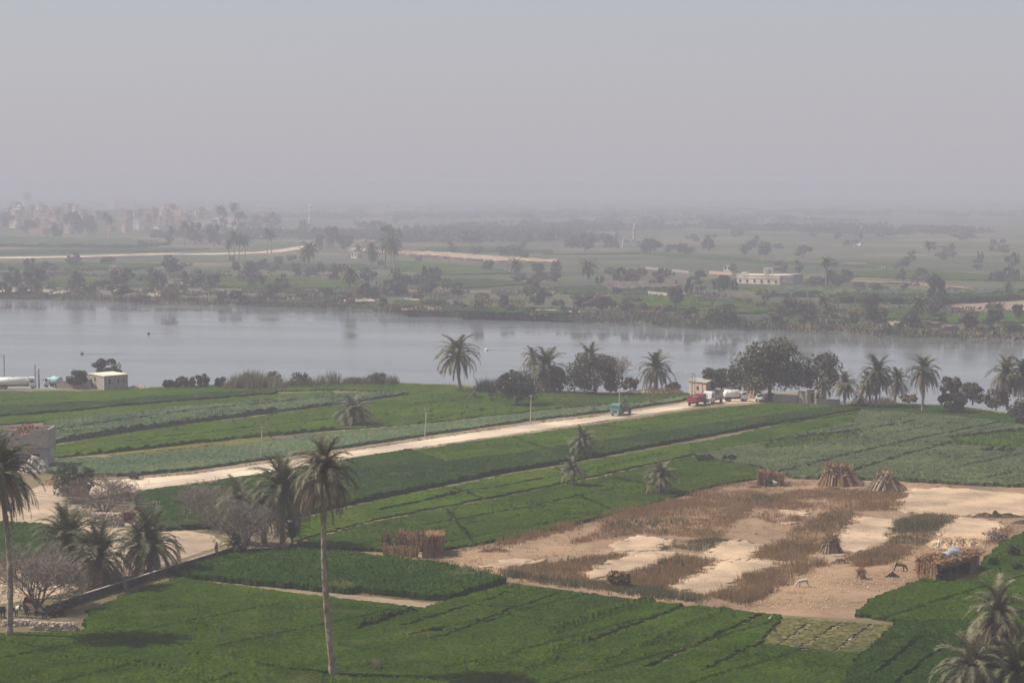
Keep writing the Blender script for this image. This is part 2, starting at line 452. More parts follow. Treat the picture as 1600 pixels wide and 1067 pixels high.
def bevel(o, w=0.03, seg=2):
    m = o.modifiers.new('bevel', 'BEVEL'); m.width = w; m.segments = seg; m.limit_method = 'ANGLE'
    return o

def inside(P, poly):
    x, y = P[:, 0], P[:, 1]
    r = np.zeros(len(P), bool)
    n = len(poly)
    for i in range(n):
        x1, y1 = poly[i]; x2, y2 = poly[(i + 1) % n]
        if y1 == y2: continue
        c = ((y1 > y) != (y2 > y)) & (x < (x2 - x1) * (y - y1) / (y2 - y1) + x1)
        r ^= c
    return r
def seg_dist(P, line):
    d = np.full(len(P), 1e9)
    for (x1, y1), (x2, y2) in zip(line[:-1], line[1:]):
        a = np.array([x1, y1]); v = np.array([x2 - x1, y2 - y1])
        t = np.clip(((P - a) @ v) / max(1e-9, v @ v), 0, 1)
        d = np.minimum(d, np.hypot(*(P - (a + t[:, None] * v)).T))
    return d
def vnoise(P, scale, seed=0):
    """smooth value noise 0..1"""
    q = P * scale
    i = np.floor(q).astype(np.int64); f = q - i
    f = f * f * (3 - 2 * f)
    def h(a, b):
        n = (a * 374761393 + b * 668265263 + seed * 1442695041) & 0x7fffffff
        n = (n ^ (n >> 13)) * 1274126177 & 0x7fffffff
        return ((n ^ (n >> 16)) & 0xffff) / 65535.0
    a, b = i[:, 0], i[:, 1]
    return (h(a, b) * (1 - f[:, 0]) + h(a + 1, b) * f[:, 0]) * (1 - f[:, 1]) + (h(a, b + 1) * (1 - f[:, 0]) + h(a + 1, b + 1) * f[:, 0]) * f[:, 1]
def sample_poly(poly, dens, mask=None):
    p = np.array(poly)
    lo, hi = p.min(0), p.max(0)
    n = int(dens * np.prod(hi - lo))
    P = lo + rng.random((n, 2)) * (hi - lo)
    P = P[inside(P, poly)]
    if mask is not None: P = P[rng.random(len(P)) < mask(P)]
    return P
def blades(P, h, w, nb=5, lean=0.4, spread=0.15, z=0.0, hv=0.4):
    """tufts of upright leaf blades standing at the points P (one triangle each)"""
    n = len(P) * nb
    B = np.repeat(P, nb, 0) + rng.normal(0, spread, (n, 2))
    hh = (np.repeat(h, nb) if hasattr(h, '__len__') else h) * (1 - hv / 2 + hv * rng.random(n))
    a = rng.random(n) * 2 * math.pi
    d = np.stack([np.cos(a), np.sin(a)], 1)
    b2 = rng.random(n) * 2 * math.pi
    l = np.stack([np.cos(b2), np.sin(b2)], 1) * (lean * hh * rng.random(n))[:, None]
    zz = np.full(n, z) if not hasattr(z, '__len__') else np.repeat(z, nb)
    V = np.zeros((n, 3, 3))
    V[:, 0, :2] = B - d * w / 2; V[:, 1, :2] = B + d * w / 2; V[:, 2, :2] = B + l
    V[:, 0, 2] = zz; V[:, 1, 2] = zz; V[:, 2, 2] = zz + hh
    return V.reshape(-1, 3), np.arange(n * 3).reshape(-1, 3)
def join_blades(parts):
    V = []; T = []; k = 0
    for v, t in parts:
        V.append(v); T.append(t + k); k += len(v)
    return np.concatenate(V), np.concatenate(T)

def slab(name, label, poly, h, cell, mat, gaps=(), ridges=(), rough=0.3, low=0.2, angle=None, jit=0.3, holes=(), z0=0.0, kind='stuff', smooth=False, px=True, edge=0.0, grid=None):
    """a standing crop or a raised bed: a ragged-topped layer of height h with real sides"""
    if px: poly = GP(poly)
    gaps = [(GP(l), w) for l, w in gaps]; ridges = [(GP(l), w, k) for l, w, k in ridges]
    holes = [GP(q) for q in holes]
    ang = DIR_A if angle is None else angle
    c, s = math.cos(ang), math.sin(ang)
    M = np.array([[c, s], [-s, c]])
    pr = np.array(poly) @ M.T
    lo, hi = pr.min(0), pr.max(0)
    nx, ny = (np.maximum(1, np.ceil((hi - lo) / cell))).astype(int)
    gx, gy = np.meshgrid(np.arange(nx + 1), np.arange(ny + 1), indexing='ij')
    cen = np.stack([lo[0] + (gx[:-1, :-1] + .5) * cell, lo[1] + (gy[:-1, :-1] + .5) * cell], -1).reshape(-1, 2) @ M
    cj = cen + (np.stack([vnoise(cen, 0.9, 3), vnoise(cen, 0.9, 4)], 1) - .5) * edge if edge else cen
    ok = inside(cj, poly)
    for l, w in gaps:
        ok &= seg_dist(cj, l) > w / 2 * (0.6 + 0.8 * vnoise(cj, 0.5, 9))
    for q in holes: ok &= ~inside(cj, q)
    ok = ok.reshape(nx, ny)
    if not ok.any(): return None
    P = np.stack([lo[0] + gx * cell, lo[1] + gy * cell], -1).reshape(-1, 2)
    P = P + rng.uniform(-jit, jit, P.shape) * cell
    P = P @ M
    Z = h * (1 + rough * (rng.random(len(P)) - .5) * 2 + low * (vnoise(P, 0.12, 5) - .5) * 2 + low * 0.7 * (vnoise(P, 0.5, 6) - .5) * 2)
    for l, w, k in ridges:
        d = seg_dist(P, l)
        Z += np.clip(1.15 - d / (w / 2), 0, 1) * k * (0.5 + 0.9 * rng.random(len(P)))
    if grid:      # low bunds dividing the sown beds
        sa, sb, w = grid
        q = P @ M.T
        for ax, sp in ((1, sa), (0, sb)):
            t = q[:, ax] + 0.5 * np.sin(q[:, 1 - ax] * 0.07)
            i = np.floor(t / sp)
            j = (np.sin(i * 12.9898 + ax * 4.1) * 43758.5453) % 1.0
            dd = np.abs(t - (i + 0.3 + 0.4 * j) * sp)
            brk = vnoise(P + i[:, None] * 7.3, 0.045, 13) > (0.42 if ax else 0.33)
            Z = np.where((dd < w) & brk, Z * 0.35, Z)
    Z = np.maximum(Z, 0.03) + z0
    idx = np.arange((nx + 1) * (ny + 1)).reshape(nx + 1, ny + 1)
    quads = [np.stack([idx[:-1, :-1], idx[1:, :-1], idx[1:, 1:], idx[:-1, 1:]], -1)[ok]]
    off = len(P)
    pad = np.pad(ok, 1)
    core = pad[1:-1, 1:-1]
    for nb, a, b in ((pad[:-2, 1:-1], idx[:-1, 1:], idx[:-1, :-1]), (pad[2:, 1:-1], idx[1:, :-1], idx[1:, 1:]),
                     (pad[1:-1, :-2], idx[:-1, :-1], idx[1:, :-1]), (pad[1:-1, 2:], idx[1:, 1:], idx[:-1, 1:])):
        e = core & ~nb
        quads.append(np.stack([b[e], a[e], a[e] + off, b[e] + off], -1))
    Q = np.concatenate(quads)
    V = np.concatenate([np.column_stack([P, Z]), np.column_stack([P, np.full(off, -0.15)])])
    used = np.unique(Q)
    rem = np.zeros(len(V), np.int64); rem[used] = np.arange(len(used))
    me = np_mesh(name, V[used], quads=rem[Q], smooth=smooth)
    o = link(name, me, mat)
    tag(o, label, None, None, kind)
    return o
def sheet(name, label, poly, z, mat, kind='structure', px=True):
    """a flat patch of ground with a finely broken outline"""
    if px: poly = GP(poly)
    pts = []
    for (x1, y1), (x2, y2) in zip(poly, poly[1:] + poly[:1]):
        L = math.hypot(x2 - x1, y2 - y1)
        k = max(1, min(60, int(L / 1.5)))
        for i in range(k):
            t = i / k
            j = 0.0 if i == 0 else min(0.35, L * 0.02)
            pts.append((x1 + (x2 - x1) * t + random.uniform(-j, j), y1 + (y2 - y1) * t + random.uniform(-j, j), z))
    import bmesh
    bm = bmesh.new()
    f = bm.faces.new([bm.verts.new(p) for p in pts])
    bmesh.ops.triangulate(bm, faces=[f])
    bmesh.ops.recalc_face_normals(bm, faces=bm.faces)
    if sum(q.normal.z for q in bm.faces) < 0:
        bmesh.ops.reverse_faces(bm, faces=bm.faces)
    me = bpy.data.meshes.new(name); bm.to_mesh(me); bm.free()
    return tag(link(name, me, mat), label, None, None, kind)

# ================================================================ THE SETTING
# ---- land and river
NEAR_CREST = [(0, 607), (140, 608), (200, 606), (300, 602), (420, 598), (600, 597), (700, 600), (800, 606), (900, 611), (1000, 613), (1080, 614),
              (1150, 618), (1300, 628), (1400, 629), (1500, 634), (1600, 648)]
FAR_WATER = [(0, 463), (150, 467), (240, 473), (420, 476), (560, 483), (650, 489), (750, 493), (900, 500), (1000, 504), (1100, 509), (1200, 513),
             (1300, 518), (1400, 522), (1500, 526), (1600, 529)]
WATER_Z = -3.0
nc = np.array(GP(NEAR_CREST)); fw = np.array(GP(FAR_WATER, WATER_Z))
def lin(x, t):
    """shore line carried on straight beyond its traced ends"""
    y = np.interp(x, t[:, 0], t[:, 1])
    s = (t[-1, 1] - t[0, 1]) / (t[-1, 0] - t[0, 0])
    y = np.where(x < t[0, 0], t[0, 1] + (x - t[0, 0]) * s, y)
    return np.where(x > t[-1, 0], t[-1, 1] + (x - t[-1, 0]) * s, y)
def make_ground():
    xs = np.unique(np.concatenate([np.arange(-400, 401, 4.0), np.linspace(400, 900, 20), np.linspace(900, 12000, 24)]))
    xs = np.unique(np.concatenate([xs, -xs[xs > 0]]))
    n = np.clip(lin(xs, nc), 120, 1500)
    f = np.clip(lin(xs, fw), 300, 3500)
    f = np.maximum(f, n + 90)
    wob = (vnoise(np.column_stack([xs, xs * 0]), 0.08, 2) - .5)
    wob2 = (vnoise(np.column_stack([xs, xs * 0]), 0.05, 8) - .5)
    rows = []
    for t in np.linspace(0, 1, 12): rows.append((-250 + (n + 250) * t, np.zeros(len(xs)), 0))
    rows.append((n + 4 + wob * 3, -0.8 + wob, 0)); rows.append((n + 10 + wob * 4, np.full(len(xs), -3.6), 0))
    rows.append((n + 30, np.full(len(xs), -5.0), 0)); rows.append((f - 14, np.full(len(xs), -5.0), 1))
    rows.append((f - 2 + wob * 10, np.full(len(xs), -3.35), 1)); rows.append((f + 3 + wob * 10, -2.6 + wob2, 1))
    rows.append((f + 14 + wob2 * 10, -0.7 + wob * .8, 1)); rows.append((f + 24 + wob2 * 10, wob2 * 0 + 0.0, 1))
    for t in np.linspace(0, 1, 26)[1:]: rows.append((f + 24 + (15500 - f - 24) * t ** 3, np.zeros(len(xs)), 1))
    V = np.concatenate([np.column_stack([xs, y, z]) for y, z, _ in rows])
    m = len(xs); k = len(rows)
    idx = np.arange(m * k).reshape(k, m)
    Q = np.stack([idx[:-1, :-1], idx[:-1, 1:], idx[1:, 1:], idx[1:, :-1]], -1).reshape(-1, 4)
    me = np_mesh('ground', V, quads=Q)
    me.materials.append(MATS['soil']); me.materials.append(MATS['far_land'])
    mi = np.repeat([1 if rows[i + 1][2] else 0 for i in range(k - 1)], m - 1)
    me.polygons.foreach_set('material_index', mi.astype(np.int32))
    o = link('ground', me)
    tag(o, 'flat river valley floor of soil and patchwork farmland on both banks', kind='structure')
    g = max(1, 1)
    x2 = np.array([-12000, -2500, -600, 0, 600, 2500, 12000.0])
    V = np.concatenate([np.column_stack([x2, np.clip(lin(x2, nc), 120, 1500) - 2, x2 * 0 + WATER_Z]), np.column_stack([x2, np.maximum(np.clip(lin(x2, fw), 300, 3500), np.clip(lin(x2, nc), 120, 1500) + 90) + 16, x2 * 0 + WATER_Z])])
    xq = np.arange(-12000, 12001, 25.0)
    n2 = np.clip(lin(xq, nc), 120, 1500); f2 = np.maximum(np.clip(lin(xq, fw), 300, 3500), n2 + 90)
    V = np.concatenate([np.column_stack([xq, n2 + 1, xq * 0 + WATER_Z]), np.column_stack([xq, f2 + 12, xq * 0 + WATER_Z])])
    m = len(xq); idx = np.arange(2 * m).reshape(2, m)
    Q = np.stack([idx[0, :-1], idx[0, 1:], idx[1, 1:], idx[1, :-1]], -1)
    tag(link('water', np_mesh('water', V, quads=Q), 'river_water'), 'broad calm grey river between the green fields and the hazy far bank', kind='structure')
make_ground()

# ---- roads, tracks, dry ground (sheets a few millimetres apart)
ROAD_UP = [(1150, 623), (1070, 630), (985, 644), (930, 651), (825, 663), (665, 687), (560, 703), (420, 724), (300, 741), (215, 748), (160, 750), (105, 752), (75, 757)]
ROAD_LO = [(60, 790), (140, 774), (210, 766), (320, 752), (400, 742), (560, 713), (640, 701), (800, 678), (990, 650), (1095, 634), (1200, 626), (1200, 616)]
sheet('verge', 'brown rough verge along the pale dirt road', [(1140, 622), (1070, 627), (985, 640), (930, 647), (825, 659), (665, 682), (560, 698), (420, 719), (300, 736), (215, 744), (150, 746), (80, 752)] +
      [(60, 795), (140, 778), (210, 769), (320, 755), (400, 745), (560, 716), (640, 704), (800, 681), (990, 653), (1095, 637), (1200, 629), (1290, 632), (1290, 614), (1200, 612)], 0.02, 'verge')
sheet('road', 'straight pale dirt road running to the river', ROAD_UP + ROAD_LO, 0.03, 'road_dust')
sheet('path', 'wide pale track behind the palms and the canal lip', [(75, 755), (110, 752), (128, 770), (115, 785), (140, 800), (250, 822), (330, 835), (352, 850), (300, 868), (230, 890), (120, 922), (60, 936), (0, 944), (-60, 946), (-60, 906), (0, 892),
      (80, 868), (150, 845), (120, 832), (70, 818), (0, 815), (-40, 800), (20, 775)], 0.034, 'track_dust')
DRY = [(450, 853), (590, 864), (700, 866), (800, 846), (880, 828), (1000, 797), (1100, 768), (1180, 750), (1280, 747), (1420, 752), (1640, 762), (1640, 815), (1560, 850), (1530, 880),
       (1530, 906), (1440, 908), (1360, 942), (1335, 968), (1180, 958), (1015, 941), (905, 925), (795, 909), (700, 887), (580, 873), (450, 861)]
sheet('dry_ground', 'tan bare earth of the abandoned plots', DRY, 0.012, 'dry_earth')
sheet('bare_strip', 'narrow bare brown strip in front of the tall wheat', [(280, 902), (690, 943), (655, 954), (540, 941), (330, 916)], 0.016, 'bare_soil')
sheet('field_path', 'light earth footpath between two clover fields', [(452, 846), (580, 816), (700, 793), (800, 774), (892, 755), (895, 758), (802, 778), (702, 798), (582, 822), (452, 852)], 0.02, 'dry_earth')

# ---- crops: each field is a standing layer with its own height and edge
slab('clover_field', 'bright green clover field spreading along the bottom edge', [(-60, 1120), (-60, 992), (0, 992), (130, 990), (140, 957), (235, 916), (285, 906), (330, 913), (540, 939), (660, 953), (797, 914), (905, 928), (1015, 942), (1180, 959), (1222, 965), (1188, 1008), (1345, 1026), (1290, 1120)],
     0.34, 0.36, 'clover', rough=0.15, low=0.16, edge=0.8, grid=(13, 24, .22),
     gaps=[([(1079, 946), (921, 1006)], 0.9), ([(1189, 964), (1015, 1044)], 0.9), ([(400, 1040), (534, 1058), (682, 1066)], 0.7), ([(669, 1003), (798, 963)], 0.6),
           ([(634, 979), (736, 948)], 0.6), ([(795, 927), (749, 944)], 0.6), ([(877, 927), (740, 977)], 0.55), ([(740, 947), (849, 957)], 0.5), ([(655, 957), (560, 985)], 0.6), ([(1240, 983), (1182, 1010), (1100, 1050)], 0.6)],
     ridges=[([(1021, 939), (862, 991)], 2.2, 0.55), ([(1132, 955), (940, 1039)], 1.6, 0.35), ([(915, 1004), (859, 1024)], 2.4, 0.5), ([(806, 1025), (743, 1044)], 2.0, 0.45),
             ([(871, 1033), (771, 1067)], 1.6, 0.35), ([(640, 959), (564, 980)], 2.0, 0.55), ([(90, 1030), (220, 1042), (400, 1064)], 3.5, 0.3), ([(296, 1027), (330, 1029), (400, 1044)], 1.6, 0.4), ([(680, 985), (600, 1006)], 5, 0.15)])
slab('wheat_field', 'tall blue-green wheat plot with a sharp dark edge', [(268, 898), (380, 867), (455, 863), (580, 874), (700, 889), (790, 911), (690, 943), (560, 931), (530, 928), (300, 905)], 0.8, 0.30, 'wheat', rough=0.2, low=0.08, edge=1.0,
     holes=[[(555, 925), (700, 940), (690, 950), (535, 935)]])
slab('clover_field', 'bright clover plot beside the shaded straw hut', [(1338, 964), (1362, 940), (1440, 909), (1532, 910), (1534, 882), (1565, 852), (1640, 818), (1640, 1000), (1500, 978), (1400, 972)], 0.45, 0.36, 'clover', rough=0.14, low=0.12, edge=0.7, grid=(11, 30, .2),
     ridges=[([(1545, 880), (1580, 866), (1600, 858)], 3, 0.5), ([(1535, 905), (1565, 895)], 3, 0.4)])
slab('wheat_field', 'dark wheat field in the bottom corner behind the palms', [(1402, 978), (1480, 975), (1640, 995), (1640, 1120), (1292, 1120), (1338, 1040)], 0.65, 0.36, 'wheat_dark', rough=0.15, low=0.12, edge=0.6,
     gaps=[([(1440, 1000), (1370, 1060)], 0.6), ([(1480, 1015), (1400, 1075)], 0.5)])
slab('seedling_plot', 'thin yellowish seedling plot with pale dividing lines', [(1222, 965), (1385, 977), (1398, 980), (1345, 1024), (1190, 1006)], 0.13, 0.40, 'seedlings', rough=0.6, low=0.5,
     gaps=[([(1275, 969), (1215, 1010)], 0.7), ([(1320, 972), (1252, 1012)], 0.7), ([(1365, 976), (1302, 1020)], 0.7)])
# between the road and the dry ground
L0 = [(215, 772), (330, 756), (450, 737), (560, 718), (640, 706), (800, 683), (1000, 655), (1100, 640), (1200, 632), (1290, 634)]
L1 = [(215, 800), (330, 780), (450, 758), (560, 739), (700, 726), (800, 713), (1000, 684), (1100, 668), (1200, 653), (1310, 638)]
L2 = [(215, 832), (330, 826), (450, 812), (560, 786), (700, 757), (800, 737), (900, 721), (1000, 702), (1200, 665), (1345, 642)]
L3 = [(455, 850), (580, 816), (700, 793), (800, 774), (900, 753), (1000, 731), (1080, 714), (1200, 690), (1330, 664)]
L5 = [(455, 856), (590, 862), (690, 861), (800, 843), (880, 825), (1000, 794), (1100, 764), (1180, 748)]
slab('clover_field', 'bright clover strip running beside the road', L0[4:] + L1[4:][::-1], 0.3, 0.65, 'clover_bright', grid=(9, 26, .3), rough=0.2, gaps=[([(800, 683), (860, 705)], .8), ([(930, 664), (1020, 676)], .8)])
slab('wheat_field', 'dark wheat field between the bare trees and the road', L0[:5] + [(640, 706), (700, 726)] + L1[:4][::-1], 0.55, 0.65, 'wheat_dark', rough=0.2)
slab('wheat_field', 'long dark wheat strip above the clover plots', L1 + L2[::-1], 0.7, 0.65, 'wheat_dark', rough=0.18, ridges=[([(560, 784), (700, 755), (900, 719)], 2.2, .25)])
slab('clover_field', 'sunlit clover strip on the upper side of the footpath', [(452, 818)] + [(x, y + 5) for x, y in L2[3:8]] + [(1080, 693)] + [(x, y - 2) for x, y in L3[:7]][::-1], 0.28, 0.6, 'clover_bright', grid=(9, 26, .3), rough=0.2, low=.4,
     gaps=[([(600, 797), (720, 772), (907, 738), (1040, 708)], 1.0), ([(700, 760), (760, 783)], .7), ([(860, 730), (905, 748)], .7)], ridges=[([(660, 778), (740, 770)], 5, .25), ([(907, 740), (1040, 710)], 1.5, .4)])
slab('clover_field', 'broad clover field on the lower side of the footpath', [(x, y + 3) for x, y in L3[:7]] + [(1190, 735), (1190, 748)] + L5[::-1], 0.38, 0.55, 'clover', grid=(9, 26, .3), rough=0.2, low=.25,
     gaps=[([(640, 826), (800, 800), (960, 765)], .6), ([(700, 800), (740, 850)], .5), ([(900, 775), (960, 800)], .5), ([(940, 745), (1060, 768)], 1.2), ([(1000, 730), (1120, 757)], .8)],
     ridges=[([(880, 765), (940, 760), (1020, 768)], 2.0, .3)])
slab('clover_field', 'clover strip tapering toward the truck yard', [(1080, 695), (1200, 670), (1330, 652), (1345, 645), (1330, 664), (1200, 689), (1082, 712)], 0.3, 0.65, 'clover', grid=(9, 26, .3), rough=0.2, low=.35)
# right-hand fields
slab('bean_field', 'grey-green bean field in front of the riverside palms', [(1345, 645), (1440, 650), (1520, 655), (1600, 668), (1660, 676), (1660, 764), (1500, 758), (1400, 752), (1240, 748), (1195, 735), (1085, 714), (1200, 691), (1330, 665)], 0.6, 0.75, 'beans_dark', grid=(12, 60, .35), rough=0.18,
     gaps=[([(1600, 655), (1390, 698), (1180, 750)], 1.0), ([(1500, 690), (1330, 740)], 1.0), ([(1430, 660), (1200, 700)], .9)], ridges=[([(1400, 752), (1640, 762)], 3, .3)],
     holes=[[(1180, 692), (1330, 675), (1345, 686), (1200, 706)], [(1480, 685), (1600, 672), (1660, 680), (1660, 705), (1500, 700)]])
slab('clover_field', 'small bright clover patch inside the bean field', [(1182, 693), (1330, 677), (1343, 686), (1200, 705)], 0.3, 0.7, 'clover_bright', grid=(9, 26, .3), rough=0.2)
slab('clover_field', 'bright clover patch near the edge palms', [(1482, 686), (1600, 674), (1660, 682), (1660, 703), (1500, 699)], 0.3, 0.7, 'clover_bright', grid=(9, 26, .3), rough=0.2, ridges=[([(1510, 690), (1590, 700)], 3, .7)])
slab('clover_field', 'green clover strip behind the stalk stacks', [(1085, 716), (1195, 737), (1190, 748), (1110, 760), (1060, 745), (1050, 722)], 0.35, 0.6, 'clover', rough=0.3)
slab('clover_field', 'narrow clover strip in front of the walled yard', [(1215, 655), (1312, 640), (1345, 645), (1330, 664), (1205, 689), (1205, 668)], 0.3, 0.75, 'clover_bright', grid=(9, 26, .3), rough=0.2, gaps=[([(1210, 665), (1345, 646)], 1.4)])
slab('grass_strip', 'rough grass under the riverside palms', [(1290, 634), (1400, 631), (1500, 637), (1600, 652), (1660, 660), (1660, 676), (1600, 667), (1520, 654), (1440, 649), (1345, 644)], 0.25, 0.75, 'wheat', rough=0.5, low=.5)
# above the road, up to the bank
slab('clover_field', 'clover strip along the top of the near bank', [(-40, 613), (150, 612), (300, 604), (430, 601), (430, 610), (250, 621), (60, 634), (-40, 640)], 0.3, 0.8, 'clover_bright', grid=(9, 26, .3), rough=0.2)
slab('wheat_field', 'dark wheat strip below the stone hut', [(-40, 641), (60, 635), (250, 622), (430, 611), (430, 616), (250, 630), (60, 648), (-40, 655)], 0.6, 0.8, 'wheat_dark', rough=0.2)
slab('clover_field', 'sunlit clover strip dotted with tall weeds', [(-40, 656), (60, 649), (250, 631), (430, 617), (520, 612), (520, 618), (300, 636), (120, 656), (-40, 668)], 0.28, 0.8, 'clover_bright', rough=0.4, low=.5)
slab('bean_field', 'wide grey-green bean field above the ruined building', [(70, 664), (120, 657), (300, 637), (520, 619), (600, 614), (640, 616), (560, 628), (420, 646), (300, 661), (180, 678), (80, 694)], 0.7, 0.75, 'beans', grid=(12, 60, .35), rough=0.18, gaps=[([(80, 675), (300, 645), (470, 628)], 1.2)],
     ridges=[([(100, 690), (300, 660), (430, 645)], 2.5, .6)])
slab('clover_field', 'large bright clover field around the stemless palm', [(430, 612), (430, 601), (600, 600), (700, 603), (760, 611), (770, 630), (900, 636), (800, 647), (640, 664), (500, 674), (400, 684), (300, 694), (180, 707), (85, 716), (85, 698), (190, 681), (300, 664), (430, 648), (560, 631), (640, 619), (600, 612), (520, 610)], 0.32, 0.7, 'clover_bright', grid=(9, 26, .3), rough=0.2, low=.35,
     gaps=[([(200, 690), (330, 676), (520, 655)], .9), ([(640, 664), (760, 640)], .7)], ridges=[([(560, 622), (640, 618), (760, 628)], 6, .35), ([(120, 712), (250, 700), (400, 683), (520, 672)], 2.2, .5), ([(620, 640), (740, 618)], 5, .3)])
slab('yellow_field', 'yellowing crop strip left of the road pole', [(170, 711), (300, 696), (420, 683), (430, 688), (330, 701), (200, 717)], 0.25, 0.7, 'yellow_crop', rough=0.35, gaps=[([(200, 712), (330, 698)], .6)])
slab('bean_field', 'grey-green bean strip along the upper edge of the road', [(75, 740), (85, 720), (180, 716), (330, 703), (430, 690), (520, 678), (640, 668), (800, 650), (900, 639), (1000, 632), (1080, 620), (1090, 621), (1060, 628), (985, 639), (930, 646), (825, 658), (665, 681), (560, 697), (420, 718), (300, 735), (215, 743), (150, 745)], 0.5, 0.7, 'beans', rough=0.25)
slab('clover_field', 'clover patch in front of the riverside grove', [(772, 630), (770, 616), (900, 616), (1075, 616), (1078, 619), (1000, 630), (905, 636)], 0.3, 0.8, 'clover', rough=0.4, low=.4)
slab('clover_field', 'dark green clover corner by the dusty yard', [(-40, 818), (0, 818), (70, 822), (115, 834), (140, 846), (80, 866), (0, 878), (-40, 884)], 0.4, 0.45, 'wheat', rough=0.3)  # clover given the darker green of the wheat

# ---- low plants of the nearest fields
def near_tufts():
    pl = GP([(-60, 1120), (-60, 995), (130, 993), (240, 922), (330, 924), (655, 960), (797, 917), (1015, 944), (1180, 961), (1220, 968), (1190, 1010), (1330, 1030), (1290, 1120)])
    P = sample_poly(pl, 8.0, lambda q: 0.3 + 0.7 * vnoise(q, 0.25, 21))
    v, t = blades(P, 0.17 + 0.22 * vnoise(P, 0.22, 22) ** 2, 0.085, 3, 0.6, 0.25, z=0.24)
    o = link('clover_plants', np_mesh('clover_plants', v, tris=t), 'clover_leaf'); tag(o, 'leafy clover plants standing in the bottom field', kind='stuff')
    pl = GP([(268, 898), (380, 867), (455, 863), (580, 874), (700, 889), (790, 911), (690, 943), (300, 905)])
    P = sample_poly(pl, 8.0)
    v1 = blades(P, 0.68, 0.08, 3, 0.35, 0.3, z=0.25)
    pl = GP([(1402, 978), (1480, 975), (1640, 995), (1640, 1120), (1292, 1120), (1338, 1040)])
    P = sample_poly(pl, 6.0)
    v2 = blades(P, 0.42, 0.09, 3, 0.4, 0.2, z=0.45)
    v, t = join_blades([v1, v2])
    o = link('wheat_plants', np_mesh('wheat_plants', v, tris=t), 'wheat_leaf'); tag(o, 'fine upright wheat leaves of the two near wheat plots', kind='stuff')
    pl = GP([(1338, 964), (1362, 940), (1440, 909), (1532, 910), (1534, 882), (1565, 852), (1640, 818), (1640, 1000), (1500, 978), (1400, 972)])
    P = sample_poly(pl, 5.0)
    v, t = blades(P, 0.24, 0.09, 3, 0.6, 0.2, z=0.34)
    o = link('clover_plants', np_mesh('clover_plants', v, tris=t), 'clover_leaf'); tag(o, 'leafy clover plants beside the shaded straw hut', kind='stuff')
near_tufts()
def weeds():
    parts = []
    for q, d in (([(-60, 1120), (-60, 995), (240, 922), (655, 960), (797, 917), (1180, 961), (1290, 1120)], .05), ([(455, 850), (900, 740), (1180, 740), (1100, 764), (880, 825), (690, 861)], .05), ([(80, 715), (430, 612), (760, 612), (900, 636), (400, 684)], .05), ([(1210, 690), (1345, 645), (1660, 676), (1660, 764), (1240, 748)], .05)):
        P = sample_poly(GP(q), d, lambda p: np.clip(vnoise(p, .06, 101) * 3 - 1.5, 0.03, 1))
        parts.append(blades(P, .6 + .5 * rng.random(len(P)), .12, 7, .6, .25, z=.1))
    v, t = join_blades(parts)
    tag(link('weeds', np_mesh('weeds', v, tris=t), 'cabbage_leaf'), 'taller dark weeds poking out of the crops', kind='stuff')
weeds()
def mid_tufts():
    parts = []
    for pl, d, h, z in ((L1 + L2[::-1], 0.9, 0.5, 0.5), ([(70, 664), (120, 657), (300, 637), (520, 619), (600, 614), (640, 616), (560, 628), (420, 646), (300, 661), (180, 678), (80, 694)], 1.0, 0.55, 0.5),
                        ([(1345, 645), (1440, 650), (1520, 655), (1600, 668), (1660, 676), (1660, 764), (1500, 758), (1400, 752), (1240, 748), (1195, 735), (1085, 714), (1200, 691), (1330, 665)], 0.9, 0.5, 0.4)):
        P = sample_poly(GP(pl), d)
        parts.append(blades(P, h * .8 * (0.6 + 0.8 * vnoise(P, .2, 30)), 0.2, 3, 0.5, 0.3, z=z))
    v, t = join_blades(parts)
    tag(link('bean_plants', np_mesh('bean_plants', v, tris=t), 'cabbage_leaf'), 'leafy plants of the grey-green fields', kind='stuff')
    parts = []
    for pl, d, h, z in (([(x, y + 3) for x, y in L3[:7]] + [(1190, 735), (1190, 748)] + L5[::-1], 1.6, 0.3, 0.25), (L0[4:] + L1[4:][::-1], .8, .3, .2)):
        P = sample_poly(GP(pl), d)
        parts.append(blades(P, h * .7, 0.16, 3, 0.6, 0.3, z=z))
    v, t = join_blades(parts)
    tag(link('clover_plants', np_mesh('clover_plants', v, tris=t), 'clover_leaf'), 'leafy plants of the clover fields below the road', kind='stuff')
mid_tufts()

# ---- abandoned plots: raised sand beds, dry grass, straw
PADS = [[(962, 849), (1000, 835), (1052, 845), (1030, 861), (960, 861)], [(992, 864), (1062, 867), (1012, 890), (975, 896), (932, 906), (903, 899)],
        [(1105, 862), (1142, 843), (1205, 855), (1177, 868), (1170, 876), (1112, 873)], [(1052, 917), (1122, 879), (1182, 876), (1222, 881), (1162, 906), (1112, 931)],
        [(1309, 839), (1340, 806), (1402, 814), (1388, 845), (1360, 860), (1316, 863)], [(1460, 836), (1497, 808), (1574, 817), (1550, 844), (1490, 840)],
        [(1398, 792), (1425, 764), (1490, 763), (1640, 776), (1640, 806), (1480, 806), (1408, 801)], [(1168, 803), (1182, 795), (1267, 800), (1232, 821)],
        [(752, 887), (805, 872), (850, 876), (792, 891)], [(950, 861), (1060, 862), (1180, 872), (1262, 877), (1290, 862), (1325, 864), (1300, 882), (1215, 884), (1100, 874), (960, 868)]]
PAD_LABEL = ['small pale sand bed at the head of the dry plots', 'pale sand bed tapering to the clover edge', 'pale sand bed beside the dry grass, middle of the upper row', 'long pale sand bed with a reed row on its lower side',
             'broad pale sand bed behind the small stalk heap', 'pale sand bed next to the manure row', 'wide pale sand floor in front of the cone-shaped stack', 'chalky white patch in the brown grass', 'narrow sand bed beside the hut track', 'pale sandy strip joining the beds']
